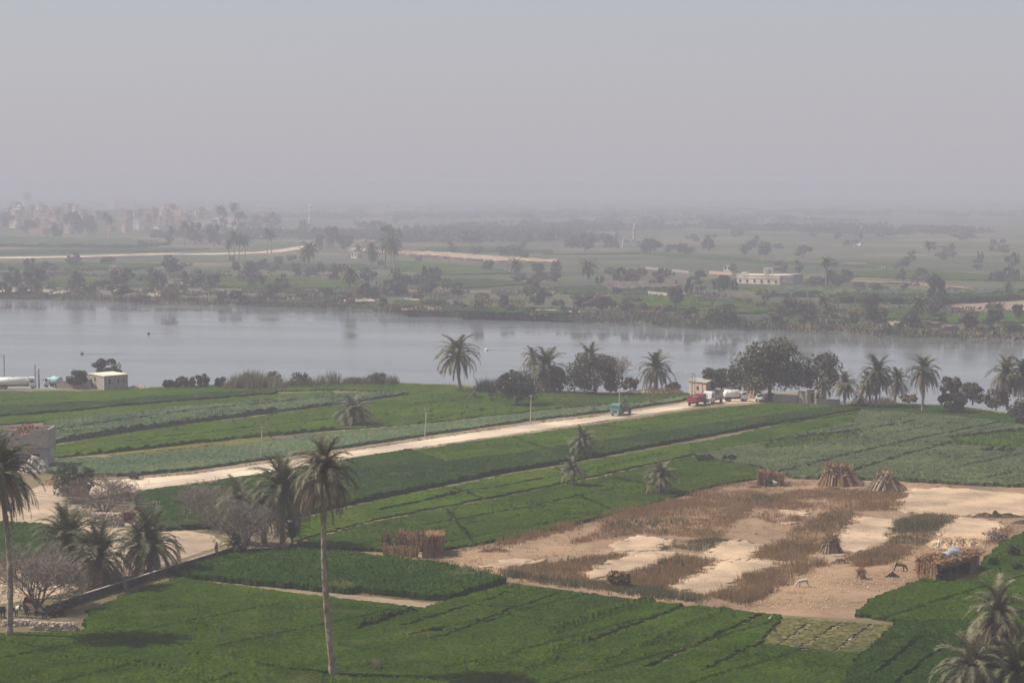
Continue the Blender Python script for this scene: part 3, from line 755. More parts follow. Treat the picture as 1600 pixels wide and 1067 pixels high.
for i, (q, l) in enumerate(zip(PADS, PAD_LABEL)):
    slab('sand_bed', l, q, 0.16 if i != 9 else 0.1, 0.6, 'pale_sand', rough=0.04, low=0.09, jit=0.4, kind='structure', smooth=True, edge=2.6)
def dry_grass():
    tall = [([(790, 893), (850, 880), (960, 868), (985, 868), (900, 895), (925, 910), (905, 921), (800, 904)], 0.9, 7, 'olive'), ([(1000, 895), (1060, 869), (1117, 877), (1045, 920), (1000, 919), (960, 906)], 1.3, 8, 'dry'),
            ([(1030, 859), (1052, 847), (1110, 842), (1142, 845), (1100, 863), (1035, 863)], 0.9, 8, 'green'), ([(930, 803), (1010, 790), (1100, 772), (1180, 768), (1270, 795), (1238, 822), (1165, 805), (1120, 842), (1000, 833), (890, 852), (950, 822)], 0.9, 5, 'dry'),
            ([(1178, 868), (1207, 855), (1290, 800), (1338, 803), (1305, 845), (1255, 878), (1180, 874)], 1.0, 7, 'olive'), ([(1112, 934), (1164, 905), (1225, 883), (1292, 881), (1245, 902), (1170, 944)], 1.5, 9, 'olive'),
            ([(1190, 778), (1290, 762), (1420, 772), (1400, 797), (1300, 800), (1200, 788)], 0.9, 6, 'dry'), ([(1388, 850), (1405, 815), (1455, 804), (1492, 808), (1440, 852)], 1.1, 8, 'green'),
            ([(1322, 876), (1380, 853), (1430, 856), (1395, 880), (1340, 886)], 1.2, 8, 'dry'), ([(905, 908), (985, 912), (1110, 933), (1100, 940), (1000, 928), (900, 918)], 0.9, 8, 'green'),
            ([(1095, 760), (1190, 752), (1280, 755), (1190, 770), (1100, 778)], 0.5, 4, 'dry'), ([(1540, 842), (1570, 825), (1582, 832), (1550, 852)], 1.0, 6, 'dry'), ([(1500, 862), (1530, 856), (1540, 866), (1505, 872)], .8, 6, 'dry')]
    acc = {'dry': [], 'olive': [], 'green': []}
    for q, h, d, k in tall:
        pl = GP(q)
        m = lambda p: np.clip(vnoise(p, 0.14, 41) * 1.8 + vnoise(p, .7, 42) * .6 - 0.35, 0.06, 1)
        P = sample_poly(pl, d * 0.9, m); P = P + (np.stack([vnoise(P, .4, 91), vnoise(P, .4, 92)], 1) - .5) * 1.8 + rng.normal(0, .3, P.shape)
        acc[k].append(blades(P, h * .75 * (0.3 + 0.9 * vnoise(P, .25, 43)), 0.07, 7, 0.8, 0.4))
        P = sample_poly(pl, d * 0.32, m); P = P + rng.normal(0, .6, P.shape)
        alt = {'dry': 'olive', 'olive': 'dry', 'green': 'olive'}[k]
        acc[alt].append(blades(P, h * .8 * (0.3 + 1.0 * vnoise(P, .25, 44)), 0.07, 7, 0.8, 0.4))
        P = sample_poly(pl, .8, lambda p: np.clip(vnoise(p, 0.1, 47) * 3 - 1.6, 0, 1))
        acc['green'].append(blades(P, h * (0.4 + 0.7 * vnoise(P, .25, 44)), 0.12, 6, 0.6, 0.25))
    for line, w, h, d, k in (([(700, 868), (800, 848), (880, 828), (1000, 797), (1100, 770)], 3.0, .9, 7, 'dry'), ([(640, 877), (760, 893), (900, 917), (1020, 932), (1115, 942), (1180, 952)], 2.4, .8, 7, 'green'),
                             ([(455, 857), (560, 866)], 2, .4, 3, 'olive'), ([(930, 651), (825, 663), (665, 686), (560, 702), (420, 723), (300, 740), (215, 748)], 1.6, .4, 4, 'dry'),
                             ([(990, 652), (800, 680), (640, 703), (560, 715)], 1.2, .35, 3, 'olive'), ([(375, 862), (270, 893), (150, 935)], 3.2, .45, 3, 'olive')):
        L = GP(line)
        P = []
        for (x1, y1), (x2, y2) in zip(L[:-1], L[1:]):
            n = int(math.hypot(x2 - x1, y2 - y1) * w * d * .6)
            t = rng.random(n)
            P.append(np.column_stack([x1 + (x2 - x1) * t, y1 + (y2 - y1) * t]) + rng.normal(0, w / 3, (n, 2)))
        P = np.concatenate(P)
        P = P[rng.random(len(P)) < np.clip(vnoise(P, .2, 45) * 1.8 - .3, 0, 1)]
        acc[k].append(blades(P, h * (0.4 + vnoise(P, .3, 46)), 0.10, 5, 0.6, 0.25))
    pl = GP(DRY)
    P = sample_poly(pl, .5, lambda p: np.clip(vnoise(p, 0.12, 81) * 2.4 - .9, 0.03, 1))
    acc['dry'].append(blades(P, .16 + .25 * vnoise(P, .5, 82), 0.07, 6, 1.1, 0.3))
    P = sample_poly(pl, .25, lambda p: np.clip(vnoise(p, 0.1, 83) * 2.4 - 1.0, 0.02, 1))
    acc['olive'].append(blades(P, .16 + .3 * vnoise(P, .5, 84), 0.07, 6, 1.0, 0.3))
    for k, n, l, m in (('dry', 'dry_grass', 'brown dry grass covering the abandoned plots', 'dry_grass'), ('olive', 'weeds', 'olive half-dry weeds among the sand beds', 'olive_grass'), ('green', 'green_grass', 'dull green grass at the edges of the sand beds', 'green_reed')):
        v, t = join_blades(acc[k])
        tag(link(n, np_mesh(n, v, tris=t), m), l, kind='stuff')
    # straw lying about
    acc = []
    for q, d in (([(1170, 950), (1240, 905), (1310, 882), (1430, 886), (1430, 908), (1360, 940), (1330, 964)], 5), ([(1430, 860), (1475, 838), (1540, 842), (1550, 860), (1500, 870), (1440, 876), (1380, 890)], 9), ([(690, 872), (760, 862), (800, 850), (830, 852), (780, 870), (720, 880)], 5),
                 ([(1190, 765), (1250, 756), (1420, 758), (1420, 768), (1280, 766)], 3.5), ([(1210, 905), (1290, 882), (1300, 888), (1230, 915)], 7), ([(600, 872), (690, 872), (690, 880), (600, 876)], 3)):
        P = sample_poly(GP(q), d * 1.1, lambda p: np.clip(vnoise(p, 0.15, 51) * 2.0 - .45, 0, 1))
        n = len(P)
        a = rng.random(n) * math.pi; L = 0.15 + rng.random(n) * 0.5
        dv = np.stack([np.cos(a) * L, np.sin(a) * L], 1); pv = np.stack([-np.sin(a), np.cos(a)], 1) * 0.025
        z = 0.04 + rng.random(n) * 0.12
        V = np.zeros((n, 4, 3))
        V[:, 0, :2] = P - dv / 2 - pv; V[:, 1, :2] = P + dv / 2 - pv; V[:, 2, :2] = P + dv / 2 + pv; V[:, 3, :2] = P - dv / 2 + pv
        V[:, :, 2] = z[:, None]; V[:, 1:3, 2] += (rng.random(n) * 0.14)[:, None]
        acc.append((V.reshape(-1, 3), np.arange(4 * n).reshape(-1, 4)))
    v, q = join_blades(acc)
    tag(link('straw_litter', np_mesh('straw_litter', v, quads=q), 'straw'), 'loose yellow straw strewn over the bare yard', kind='stuff')
dry_grass()

# ---- scrub and rough grass across the river
def far_scrub():
    parts = {'leaf_green': [], 'green_reed': [], 'leaf_grey': [], 'olive_grass': []}
    top = [(x, y - 50) for x, y in FAR_WATER[::-1]]; low = [(x, y - 3) for x, y in FAR_WATER]
    pl = GP([(-60, 462)] + low + [(1660, 530)] + [(1660, 466)] + top + [(-60, 400)])
    for m, d, h, sd, sp in (('green_reed', .05, .9, 61, 1.0), ('leaf_green', .03, 1.1, 62, 1.2), ('leaf_grey', .022, 1.6, 63, 1.3), ('olive_grass', .010, .8, 64, 1.0)):
        P = sample_poly(pl, d, lambda q: np.clip(vnoise(q, 1 / 30., sd) * 4.0 - 2.3, 0.0, 1))
        parts[m].append(blades(P, h * (.5 + vnoise(P, 1 / 9., sd + 9)), 1.1, 5, 0.8, sp))
    pl = GP([(x, y - 1, ) for x, y in FAR_WATER] + [(x, y - 10) for x, y in FAR_WATER[::-1]], -1.5)
    for m, d, sd in (('green_reed', .3, 71), ('leaf_green', .12, 72), ('leaf_grey', .12, 73), ('olive_grass', .05, 74)):
        P = sample_poly(pl, d, lambda q: np.clip(vnoise(q, 1 / 22., sd) * 3.4 - 1.6, 0.0, 1))
        parts[m].append(blades(P, 2.2 * (.3 + vnoise(P, 1 / 12., sd + 9)), 0.9, 5, 0.7, 1.1, z=-2.4))
    for m, l in (('green_reed', 'dull green undergrowth along the far bank'), ('leaf_green', 'green leafy undergrowth along the far bank'), ('leaf_grey', 'greyish undergrowth along the far bank'), ('olive_grass', 'half-dry olive undergrowth along the far bank')):
        v, t = join_blades(parts[m]); tag(link('undergrowth', np_mesh('undergrowth', v, tris=t), m), l, kind='stuff')
far_scrub()

# ---- the air: dusty winter haze over the whole valley
def haze():
    b = MB(); x, y0, y1, z0, z1 = 12500, -300, 16000, -6.5, 58.0
    b.box((0, (y0 + y1) / 2, (z0 + z1) / 2), (2 * x, y1 - y0, z1 - z0))
    m = bpy.data.materials.new('haze_air'); m.use_nodes = True
    nt = m.node_tree; nt.nodes.clear()
    out = nt.nodes.new('ShaderNodeOutputMaterial')
    v = nt.nodes.new('ShaderNodeVolumePrincipled')
    v.inputs['Color'].default_value = (0.572, 0.585, 0.675, 1)
    v.inputs['Density'].default_value = 0.00044
    v.inputs['Anisotropy'].default_value = 0.0
    nt.links.new(v.outputs[0], out.inputs['Volume'])
    MATS['haze_air'] = m
    tag(b.build('haze', 'haze_air'), 'thin grey dust haze filling the valley air', kind='stuff')
haze()

# ================================================================ VEGETATION
# ---- palms: trunk plus fronds, each frond an object of its own
def frond_mesh(name, L, el, droop, pairs, leaf, lw, mat, limp=0.2, twist=0.0, curl=1.25):
    """one feather leaf in the x-z plane, leaving the heart at elevation el and bending down by droop degrees"""
    b = MB(); n = 9
    pts = [Vector((0, 0, 0))]; tan = []
    for i in range(n):
        t = (i + .5) / n
        e = R(max(-88, el - droop * t ** curl))
        d = Vector((math.cos(e), 0, math.sin(e)))
        tan.append(d); pts.append(pts[-1] + d * (L / n))
    tan.append(tan[-1])
    b.tube(pts, [0.055 * (1 - .85 * i / n) for i in range(n + 1)], 3, cap=False)
    for k in range(pairs):
        t = 0.14 + 0.86 * (k + .3) / pairs
        f = t * n; i = min(n - 1, int(f)); p = pts[i].lerp(pts[i + 1], f - i); T = tan[i]
        N = Vector((-T.z, 0, T.x))
        if N.z < 0: N = -N
        l = leaf * (0.45 + 1.1 * math.sin(math.pi * min(1, t * .82 + .1)) * .6) * random.uniform(.8, 1.15)
        for s in (-1, 1):
            d = (Vector((0, s, 0)) * 0.85 + T * (0.45 + .5 * t) + N * random.uniform(.1, .5) + Vector((0, 0, -limp * random.uniform(.5, 1.5)))).normalized()
            w = T * lw
            q = p + d * l + Vector((0, 0, -limp * l * .3))
            b.poly([p - w, p + w, q])
    if mat: me = b.mesh(name); me.materials.append(MATS[mat])
    return me
FR = {}
def frond_set(key, L, pairs, leaf, lw, green, dry):
    spec = [(84, 55), (71, 92), (57, 108), (42, 110), (26, 102), (9, 88), (-14, 66), (-38, 48)]
    FR[key] = [[frond_mesh('frond', L * random.uniform(.93, 1.05), e + random.uniform(-5, 5), d * random.uniform(.85, 1.15), pairs, leaf, lw, green if e > -10 else dry, limp=.3, curl=1.45) for _ in range(2)] for e, d in spec]
    FR[key + '_skirt'] = [frond_mesh('frond', L * random.uniform(1.0, 1.2), e, d, pairs, leaf * .62, lw, dry, limp=.55, curl=.8) for e, d in ((14, 100), (2, 90), (-10, 78), (-25, 62), (22, 108), (-45, 42))]
frond_set('near', 4.0, 50, 0.68, 0.044, 'frond_green', 'frond_dry')
frond_set('neargrey', 4.0, 50, 0.66, 0.046, 'frond_grey', 'frond_dry')
frond_set('mid', 4.6, 28, 0.9, 0.085, 'frond_green', 'frond_dry')
frond_set('midgrey', 4.0, 28, 0.8, 0.085, 'frond_grey', 'frond_dry')

def palm(label, base, heart, r=38, key='mid', n=44, skirt=10, trunk_r=0.27, dry_start=0.85, tilt=0.0, group=None, rmul=1.0, low=1.0, stubs=True, cat='palm'):
    """base and heart in photo pixels give the foot and the height; r is the leaf length in pixels"""
    g = G(*base); k = ppm(base[1])
    h = (base[1] - heart[1]) / k; dx = (heart[0] - base[0]) / k
    root = empty('palm_tree', g)
    tag(root, label, cat, group)
    s = (r / k) / (3.3 if key.startswith('near') else 3.75)
    n = int(n * (1.35 if key.startswith('near') else 1.1)); skirt = int(skirt * 1.3)
    m = 26 if key.startswith('near') else 12
    pts = []
    for i in range(m + 1):
        t = i / m
        pts.append((dx * t + math.sin(t * math.pi) * tilt, math.sin(t * 2.2) * 0.1 * h * .1, h * t - (0.12 if i == 0 else 0)))
    rad = [trunk_r * (1.25 if t < .06 else 1.0 - .22 * t) * (1.0 + (.13 if i % 2 else 0)) for i, t in ((i, i / m) for i in range(m + 1))]
    b = MB(); b.tube(pts, rad, 9, jit=.12)
    if stubs and h > 3:
        # old leaf bases round the stem
        for q in range(int(h * (26 if key.startswith('near') else 6))):
            t = random.uniform(.02, 1); i = min(m - 1, int(t * m)); c = Vector(pts[i]).lerp(Vector(pts[i + 1]), t * m - i)
            a = random.uniform(0, 2 * math.pi); o = Vector((math.cos(a), math.sin(a), 0)); sd = Vector((-o.y, o.x, 0)); rr = trunk_r * (1 - .2 * t)
            b.poly([c + o * rr * .9 - sd * .09, c + o * rr * .9 + sd * .09, c + o * (rr + .15) + Vector((0, 0, .2))])
    b.build('trunk', 'palm_bark', root)
    top = Vector(pts[-1]); ga = 2.39996
    a0 = random.uniform(0, 6.28)
    for i in range(n):
        t = i / max(1, n - 1)
        c = min(7, int(((t * .999) ** 0.9) * 8 * low))
        me = FR[key][c][i % 2]
        o = link('frond', me, None, root, top + Vector((0, 0, 0.25 * (1 - t))))
        o.rotation_euler = (random.uniform(-.12, .12), random.uniform(-.1, .1), a0 + i * ga + random.uniform(-.25, .25))
        q = s * random.uniform(.85, 1.1); o.scale = (q, q, q)
    for i in range(skirt):
        me = FR[key + '_skirt'][i % 6]
        o = link('frond', me, None, root, top + Vector((0, 0, -.15 - .3 * random.random())))
        o.rotation_euler = (random.uniform(-.1, .1), random.uniform(-.12, .12), a0 + i * ga + .4)
        q = s * random.uniform(.8, 1.05); o.scale = (q, q, q)
    return root
random.seed(11)
# nearest palms
palm('tall lone date palm with a hanging skirt, standing in the bottom clover field', (521, 1056), (508, 735), 56, 'neargrey', 44, 44, trunk_r=0.33, tilt=-.45, low=.72)
palm('tall date palm cut by the photo edge, beside the low stone wall', (15, 996), (2, 735), 66, 'near', 50, 30, trunk_r=0.33, tilt=.5, low=.9)
palm('dense date palm with curling leaves in the clump by the canal end', (441, 855), (441, 768), 58, 'near', 46, 10, trunk_r=0.33, low=.9)
palm('shaggy palm behind the bare grey tree in the canal-end clump', (413, 853), (410, 792), 34, 'neargrey', 26, 12, trunk_r=0.42)
palm('dry-leaved palm with a thick stem at the canal-end clump', (386, 850), (372, 786), 40, 'neargrey', 24, 14, trunk_r=0.42)
palm('young palm offshoot at the foot of the canal-end clump', (455, 854), (457, 842), 36, 'near', 18, 0, trunk_r=0.2, low=.5, stubs=False)
palm('young palm beside the gnarled post at the canal lip', (366, 868), (367, 855), 28, 'near', 20, 0, trunk_r=0.2, low=.55, stubs=False)
palm('bushy palm leaning over the bare shrub by the track', (112, 905), (106, 852), 64, 'near', 52, 10, trunk_r=0.36, low=.95)
palm('palm in the middle of the three beside the canal lip', (147, 920), (157, 872), 56, 'near', 44, 10, trunk_r=0.4, low=1.0)
palm('dark palm with a drooping leaf over the pale track', (233, 894), (238, 852), 54, 'near', 46, 8, trunk_r=0.36, low=.95)
palm('thin-stemmed palm tucked against the dark track palm', (213, 896), (218, 850), 42, 'neargrey', 30, 8, trunk_r=0.26)
palm('palm with a dead brown skirt in the bottom corner', (1562, 1095), (1559, 960), 56, 'neargrey', 40, 30, trunk_r=0.34)
palm('sprawling palm lowest in the bottom corner', (1512, 1108), (1517, 1052), 62, 'neargrey', 46, 20, trunk_r=0.36)
palm('leafy palm half cut by the corner edge', (1592, 1110), (1588, 1052), 58, 'near', 46, 14, trunk_r=0.36)
# palms in the fields
palm('stemless fan-shaped palm alone in the clover above the road', (552, 664), (552, 650), 36, 'midgrey', 52, 6, trunk_r=0.45, low=.75)
palm('pale young palm closest to the dry grass, alone in the clover', (1032, 772), (1032, 748), 31, 'midgrey', 44, 4, trunk_r=0.42, low=.8)
palm('small pale palm with a short bare stem beside the footpath', (895, 761), (895, 738), 26, 'midgrey', 38, 2, trunk_r=0.32, low=.75)
palm('round-headed palm at the edge of the dark wheat strip', (908, 713), (910, 692), 27, 'midgrey', 46, 4, trunk_r=0.4, low=.85)
palm('tiny palm next to the lone riverside palm', (739, 622), (739, 615), 12, 'midgrey', 20, 0, trunk_r=0.3, low=.8)
# palms along the bank
palm('lone leaning palm with a two-tiered crown on the near bank', (721, 612), (715, 556), 39, 'midgrey', 44, 12, trunk_r=0.38, tilt=-.3, low=.8)
palm('palm rising out of the dark riverside thicket', (857, 613), (853, 580), 36, 'mid', 50, 12)
palm('palm top showing behind the thicket palm', (838, 604), (832, 560), 20, 'mid', 30, 4)
palm('palm half hidden behind the dark rounded grove tree', (922, 608), (922, 562), 26, 'mid', 40, 6)
palm('symmetrical palm on its own between the grove and the truck yard', (1026, 612), (1025, 578), 30, 'mid', 46, 12, low=.95)
palm('low greyish palm against the grey yard wall', (1288, 632), (1287, 606), 18, 'midgrey', 34, 6)
palm('palm with pale arching leaves next to the wall end', (1319, 635), (1320, 600), 25, 'midgrey', 46, 12)
palm('tall dense palm, first of the close riverside pair', (1368, 637), (1371, 584), 29, 'mid', 50, 14)
palm('shaggy palm leaning on the tall dense one', (1361, 637), (1356, 600), 24, 'midgrey', 40, 18)
palm('smaller palm between the close pair and the tall one', (1398, 628), (1402, 596), 24, 'mid', 42, 8)
palm('tallest riverside palm with a long bare stem', (1441, 644), (1443, 582), 28, 'mid', 46, 18, low=.9)
palm('big drooping palm near the picture edge over the pinkish bushes', (1574, 640), (1573, 586), 34, 'midgrey', 52, 20)
palm('palm cut by the picture edge beside the big drooping one', (1602, 640), (1600, 590), 32, 'mid', 44, 14)
palm('low ragged palm shrub under the riverside palms', (1345, 634), (1344, 622), 15, 'midgrey', 24, 6, low=1.0)
for x, y, t in ((927, 645, 'young spiky palm by the road near the teal truck'), (976, 636, 'spiky young palm just behind the teal truck'), (1016, 632, 'spiky young palm in the dust behind the truck')):
    palm(t, (x, y), (x, y - 9), 9, 'midgrey', 16, 4, trunk_r=.25, low=.8)

# ---- broadleaf crowns
def crown_mesh(name, w, d, h, leaves, size, mat, lumps=26, seed=0, flat=0.35, gap=.25):
    """leaf clumps spread over an uneven rounded volume w x d x h standing on z=0"""
    r = np.random.default_rng(seed)
    an = r.random(lumps) * 2 * math.pi; zz = r.uniform(-.46, .42, lumps)
    R0 = np.where(zz > -.1, np.sqrt(np.clip(1 - ((zz + .1) / .6) ** 2, 0.05, 1)), 0.92 + zz * .25) * (0.45 + 0.55 * r.random(lumps) ** .45) * r.uniform(.75, 1.12, lumps)
    C = np.column_stack([np.cos(an) * R0 * w * .44, np.sin(an) * R0 * d * .44, zz * h * .86])
    S = (0.09 + 0.13 * r.random(lumps)) * min(w, h * 1.4)
    k = r.integers(0, lumps, leaves)
    v = r.normal(size=(leaves, 3)); v /= np.linalg.norm(v, axis=1)[:, None]
    rr = S[k] * (0.55 + 0.5 * r.random(leaves) ** .5)
    P = C[k] + v * rr[:, None] * np.array([1, 1, .8])
    N = v * .8 + r.normal(size=(leaves, 3)) * .7; N /= np.linalg.norm(N, axis=1)[:, None]
    A = np.cross(N, r.normal(size=(leaves, 3))); A /= np.linalg.norm(A, axis=1)[:, None]
    B = np.cross(N, A)
    sz = size * (.6 + .8 * r.random(leaves))[:, None]
    V = np.stack([P - A * sz * .5, P + B * sz * .32, P + A * sz * .5, P - B * sz * .32], 1).reshape(-1, 3)
    V[:, 2] -= V[:, 2].min()
    me = np_mesh(name, V, quads=np.arange(leaves * 4).reshape(-1, 4))
    me.materials.append(MATS[mat])
    return me
def limb_mesh(name, h, spread, n=7, r0=.3, seed=0, mat='bark'):
    random.seed(seed); b = MB()
    fork = h * .35
    b.tube([(0, 0, -.15), (random.uniform(-.1, .1), 0, fork * .5), (random.uniform(-.2, .2), random.uniform(-.2, .2), fork)], [r0 * 1.25, r0, r0 * .85], 7)
    for i in range(n):
        a = 2 * math.pi * i / n + random.uniform(-.3, .3); s = spread * random.uniform(.4, .85)
        p1 = Vector((math.cos(a) * s * .4, math.sin(a) * s * .4, fork + (h - fork) * .45)); p2 = Vector((math.cos(a) * s, math.sin(a) * s, h * random.uniform(.75, .98)))
        b.tube([(0, 0, fork * .9), p1, p2], [r0 * .55, r0 * .35, r0 * .1], 5)
    me = b.mesh(name, True); me.materials.append(MATS[mat]); return me
def tree(label, base, w, h, mat='leaf_dark', stem=.25, leaves=3500, size=.5, seed=1, depth=.9, lumps=26, name='broadleaf_tree', cat='tree', group=None, dx=0, r0=None):
    """w, h: crown width and whole height in photo pixels; stem: share of the height below the crown"""
    g = G(*base); k = ppm(base[1]); W = w / k; H = h / k
    root = empty(name, g); tag(root, label, cat, group)
    ch = H * (1 - stem)
    c = link('crown', crown_mesh('crown', W, W * depth, ch, leaves, size, mat, lumps, seed), None, root, (dx / k, 0, H * stem))
    link('trunk', limb_mesh('trunk', H * .9, W * .42, 7, r0 or max(.12, H * .03), seed), None, root)
    return root
tree('large spreading dark tree shading the parked vehicles', (1203, 626), 116, 90, stem=.1, leaves=11000, size=.62, seed=3, lumps=44)
tree('dark middle tree joining the hut tree to the large one', (1163, 620), 64, 46, stem=.1, leaves=4000, size=.55, seed=33, lumps=30)
tree('rounded dark tree beside the pink hut', (1128, 614), 46, 39, stem=.12, leaves=3200, size=.55, seed=4, dx=-10)
tree('rounded dark tree overhanging the grey yard wall', (1278, 622), 74, 70, stem=.18, leaves=5500, size=.55, seed=5, lumps=30)
tree('broad dark grove tree next to the bare grey tree', (930, 616), 86, 60, stem=.02, leaves=7500, size=.55, seed=6, lumps=34)
tree('dark low-branched tree on the roadside edge of the grove', (808, 634), 66, 50, stem=.12, leaves=5000, size=.5, seed=7, mat='leaf_dark', lumps=30)
tree('dark round bush filling the middle of the grove', (868, 614), 46, 40, stem=.03, leaves=3500, size=.5, seed=8)
tree('bushy green tree standing behind the dirt heap by the yard', (114, 783), 66, 56, mat='leaf_green', stem=.05, leaves=5500, size=.38, seed=9, lumps=34)
tree('grey-leaved tree beside the stone hut', (122, 607), 36, 32, mat='leaf_grey', stem=.12, leaves=2600, size=.5, seed=10)
tree('leafy green tree rising behind the stone hut roof', (168, 598), 50, 36, mat='leaf_grey', stem=.25, leaves=3200, size=.5, seed=11)
tree('slim pinkish-grey tree beside the tallest riverside palm', (1485, 628), 36, 41, mat='leaf_grey', stem=.15, leaves=2600, size=.5, seed=12)
tree('low pinkish-grey bush casting a dark shadow on the bean field', (1487, 645), 44, 28, mat='leaf_grey', stem=.02, leaves=3000, size=.48, seed=13, name='bush', cat='bush')
tree('broad dark bush on the bank crest near the edge palms', (1520, 632), 44, 33, mat='leaf_grey', stem=.05, leaves=3000, size=.48, seed=14, name='bush', cat='bush')
tree('dark bush filling the gap under the big drooping palm', (1556, 640), 40, 30, mat='leaf_grey', stem=.02, leaves=2600, size=.48, seed=15, name='bush', cat='bush')
tree('pinkish bush cut by the picture edge below the palms', (1598, 662), 42, 36, mat='leaf_grey', stem=.02, leaves=3000, size=.48, seed=16, name='bush', cat='bush')
tree('small grey bush on the road verge', (209, 749), 18, 12, mat='leaf_grey', stem=.03, leaves=900, size=.35, seed=17, name='bush', cat='bush')
tree('dark green bush hugging the foot of the canal lip', (85, 962), 34, 16, mat='leaf_dark', stem=.02, leaves=1500, size=.3, seed=18, name='bush', cat='bush')
for i, (x, y, w, h, m, l) in enumerate([(262, 607, 16, 12, 'leaf_green', 'smallest green bush on the near bank crest'), (316, 606, 22, 24, 'leaf_green', 'dark leafy bush among the bank reeds'), (285, 606, 22, 16, 'leaf_green', 'round green bush beside the dark leafy one'), (344, 606, 18, 18, 'leaf_green', 'narrow bush where the tall reeds begin'),
        (300, 606, 12, 18, 'leaf_rust', 'rusty dry bush among the bank bushes'), (388, 606, 26, 22, 'leaf_grey', 'grey-green bush inside the tall reed bed'), (428, 605, 30, 25, 'leaf_grey', 'broad grey-green bush at the tall reed bed end'), (470, 603, 34, 20, 'leaf_grey', 'grey-green bush inside the dark reed bed'), (592, 601, 30, 18, 'leaf_grey', 'grey bush under the feathery reed clump'), (556, 601, 26, 9, 'leaf_grey', 'flat grey bush before the feathery reed clump'), (275, 606, 20, 11, 'leaf_green', 'low green bush between the smallest and the round bush'), (985, 612, 34, 20, 'leaf_rust', 'dry brown scrub behind the symmetrical palm'), (1052, 613, 24, 14, 'leaf_rust', 'rusty scrub on the bank near the pink hut'), (1420, 630, 26, 14, 'leaf_rust', 'rusty scrub behind the tallest riverside palm')]):
    tree(l, (x, y), w, h, mat=m, stem=.03, leaves=1100, size=.45, seed=30 + i, name='bush', cat='bush')
# weeds standing up in the bean fields
for i, (x, y, w, h, l) in enumerate([(1100, 722, 34, 10, 'dark leafy plants in the clover behind the pale young palm'), (1140, 722, 30, 9, 'second dark leafy patch behind the pale young palm'), (1560, 708, 60, 11, 'row of tall leafy plants in the far bright clover patch'), (1583, 872, 22, 16, 'leafy shrub clump in the clover beside the shaded hut'), (1552, 886, 18, 12, 'lower leafy shrub clump near the shaded hut corner'),
                                     (1590, 893, 14, 10, 'small leafy clump close to the corner palm'), (966, 918, 40, 26, 'dark thorny bush at the tip of the tapering sand bed'), (680, 990, 20, 6, 'dark weed patch in the bottom clover field')]):
    tree(l, (x, y), w, h, mat='cabbage_leaf' if i != 6 else 'olive_grass', stem=.02, leaves=1400, size=.4, seed=50 + i, depth=.5, name='bush', cat='bush')

# ---- leafless trees
def bare_tree(label, base, w, h, mat='twig', seed=0, depth=5, n0=7, r0=.16, twig=.018, up=.5, name='bare_tree', group=None):
    rd = random.Random(seed); g = G(*base); k = ppm(base[1]); W = w / k; H = h / k
    limbs = MB(); twigs = MB()
    def grow(p, d, L, r, lev):
        q = p + d * L * .5 + Vector((rd.uniform(-.06, .06), rd.uniform(-.06, .06), rd.uniform(-.02, .06))) * L
        e = q + (d + Vector((rd.uniform(-.25, .25), rd.uniform(-.25, .25), rd.uniform(-.1, .2)))).normalized() * L * .5
        (limbs if lev < 2 else twigs).tube([p, q, e], [r, r * .8, r * .62], 5 if lev < 2 else 3, cap=False)
        if lev >= depth: return
        for i in range(rd.choice((2, 3, 3)) if lev < depth - 1 else 3):
            v = Vector((rd.gauss(0, 1), rd.gauss(0, 1), rd.gauss(.15, .7))).normalized()
            nd = (d * .8 + v * .75); nd.x *= W / H * .9 if W > H else 1
            nd.normalize()
            grow(e if i else q, nd, L * rd.uniform(.62, .82), max(twig, r * .6), lev + 1)
    for i in range(n0):
        a = 2 * math.pi * i / n0 + rd.uniform(-.3, .3); t = rd.uniform(.25, .75)
        d = Vector((math.cos(a) * t * W / H, math.sin(a) * t * W / H, 1)).normalized()
        grow(Vector((math.cos(a) * .15, math.sin(a) * .15, -.1)), d, H * .34, r0 * rd.uniform(.6, 1), 0)
    root = empty(name, g); tag(root, label, 'tree', group)
    ml = limbs.mesh('branches'); mt = twigs.mesh('twigs')
    zmax = max(v.co.z for v in mt.vertices); xs = sorted(v.co.x for v in mt.vertices); wx = xs[int(len(xs) * .97)] - xs[int(len(xs) * .03)]
    o1 = link('branches', ml, mat, root); o2 = link('twigs', mt, mat, root)
    for o in (o1, o2): o.scale = (W / wx, W / wx, H / zmax)
    return root
bare_tree('wide leafless brown shrub behind the cut palm stem', (58, 949), 136, 122, 'grey_twig', 1, 6, 14, .15, twig=.022)
bare_tree('pinkish leafless tree over the rubble wall', (162, 802), 112, 70, 'twig', 2, 6, 11, .15, twig=.022)
bare_tree('grey leafless tree with tangled branches at the canal-end clump', (378, 863), 100, 92, 'grey_twig', 3, 6, 10, .16, twig=.022)
bare_tree('pale leafless tree apart from the canal-end clump', (331, 826), 84, 82, 'grey_twig', 4, 6, 6, .13)
bare_tree('leafless grey tree at the end of the riverside grove', (962, 612), 46, 62, 'grey_twig', 5, 5, 6, .2, twig=.04)
bare_tree('small dead twig bush in the bottom clover field', (588, 1049), 18, 24, 'grey_twig', 6, 4, 4, .04, twig=.012)
bare_tree('tiny dead sapling at the seedling plot edge', (1245, 1012), 12, 14, 'grey_twig', 7, 3, 3, .05, twig=.015)
bare_tree('thorny dry shrub behind the shaded hut', (1555, 846), 32, 20, 'twig', 8, 5, 5, .08, twig=.03)

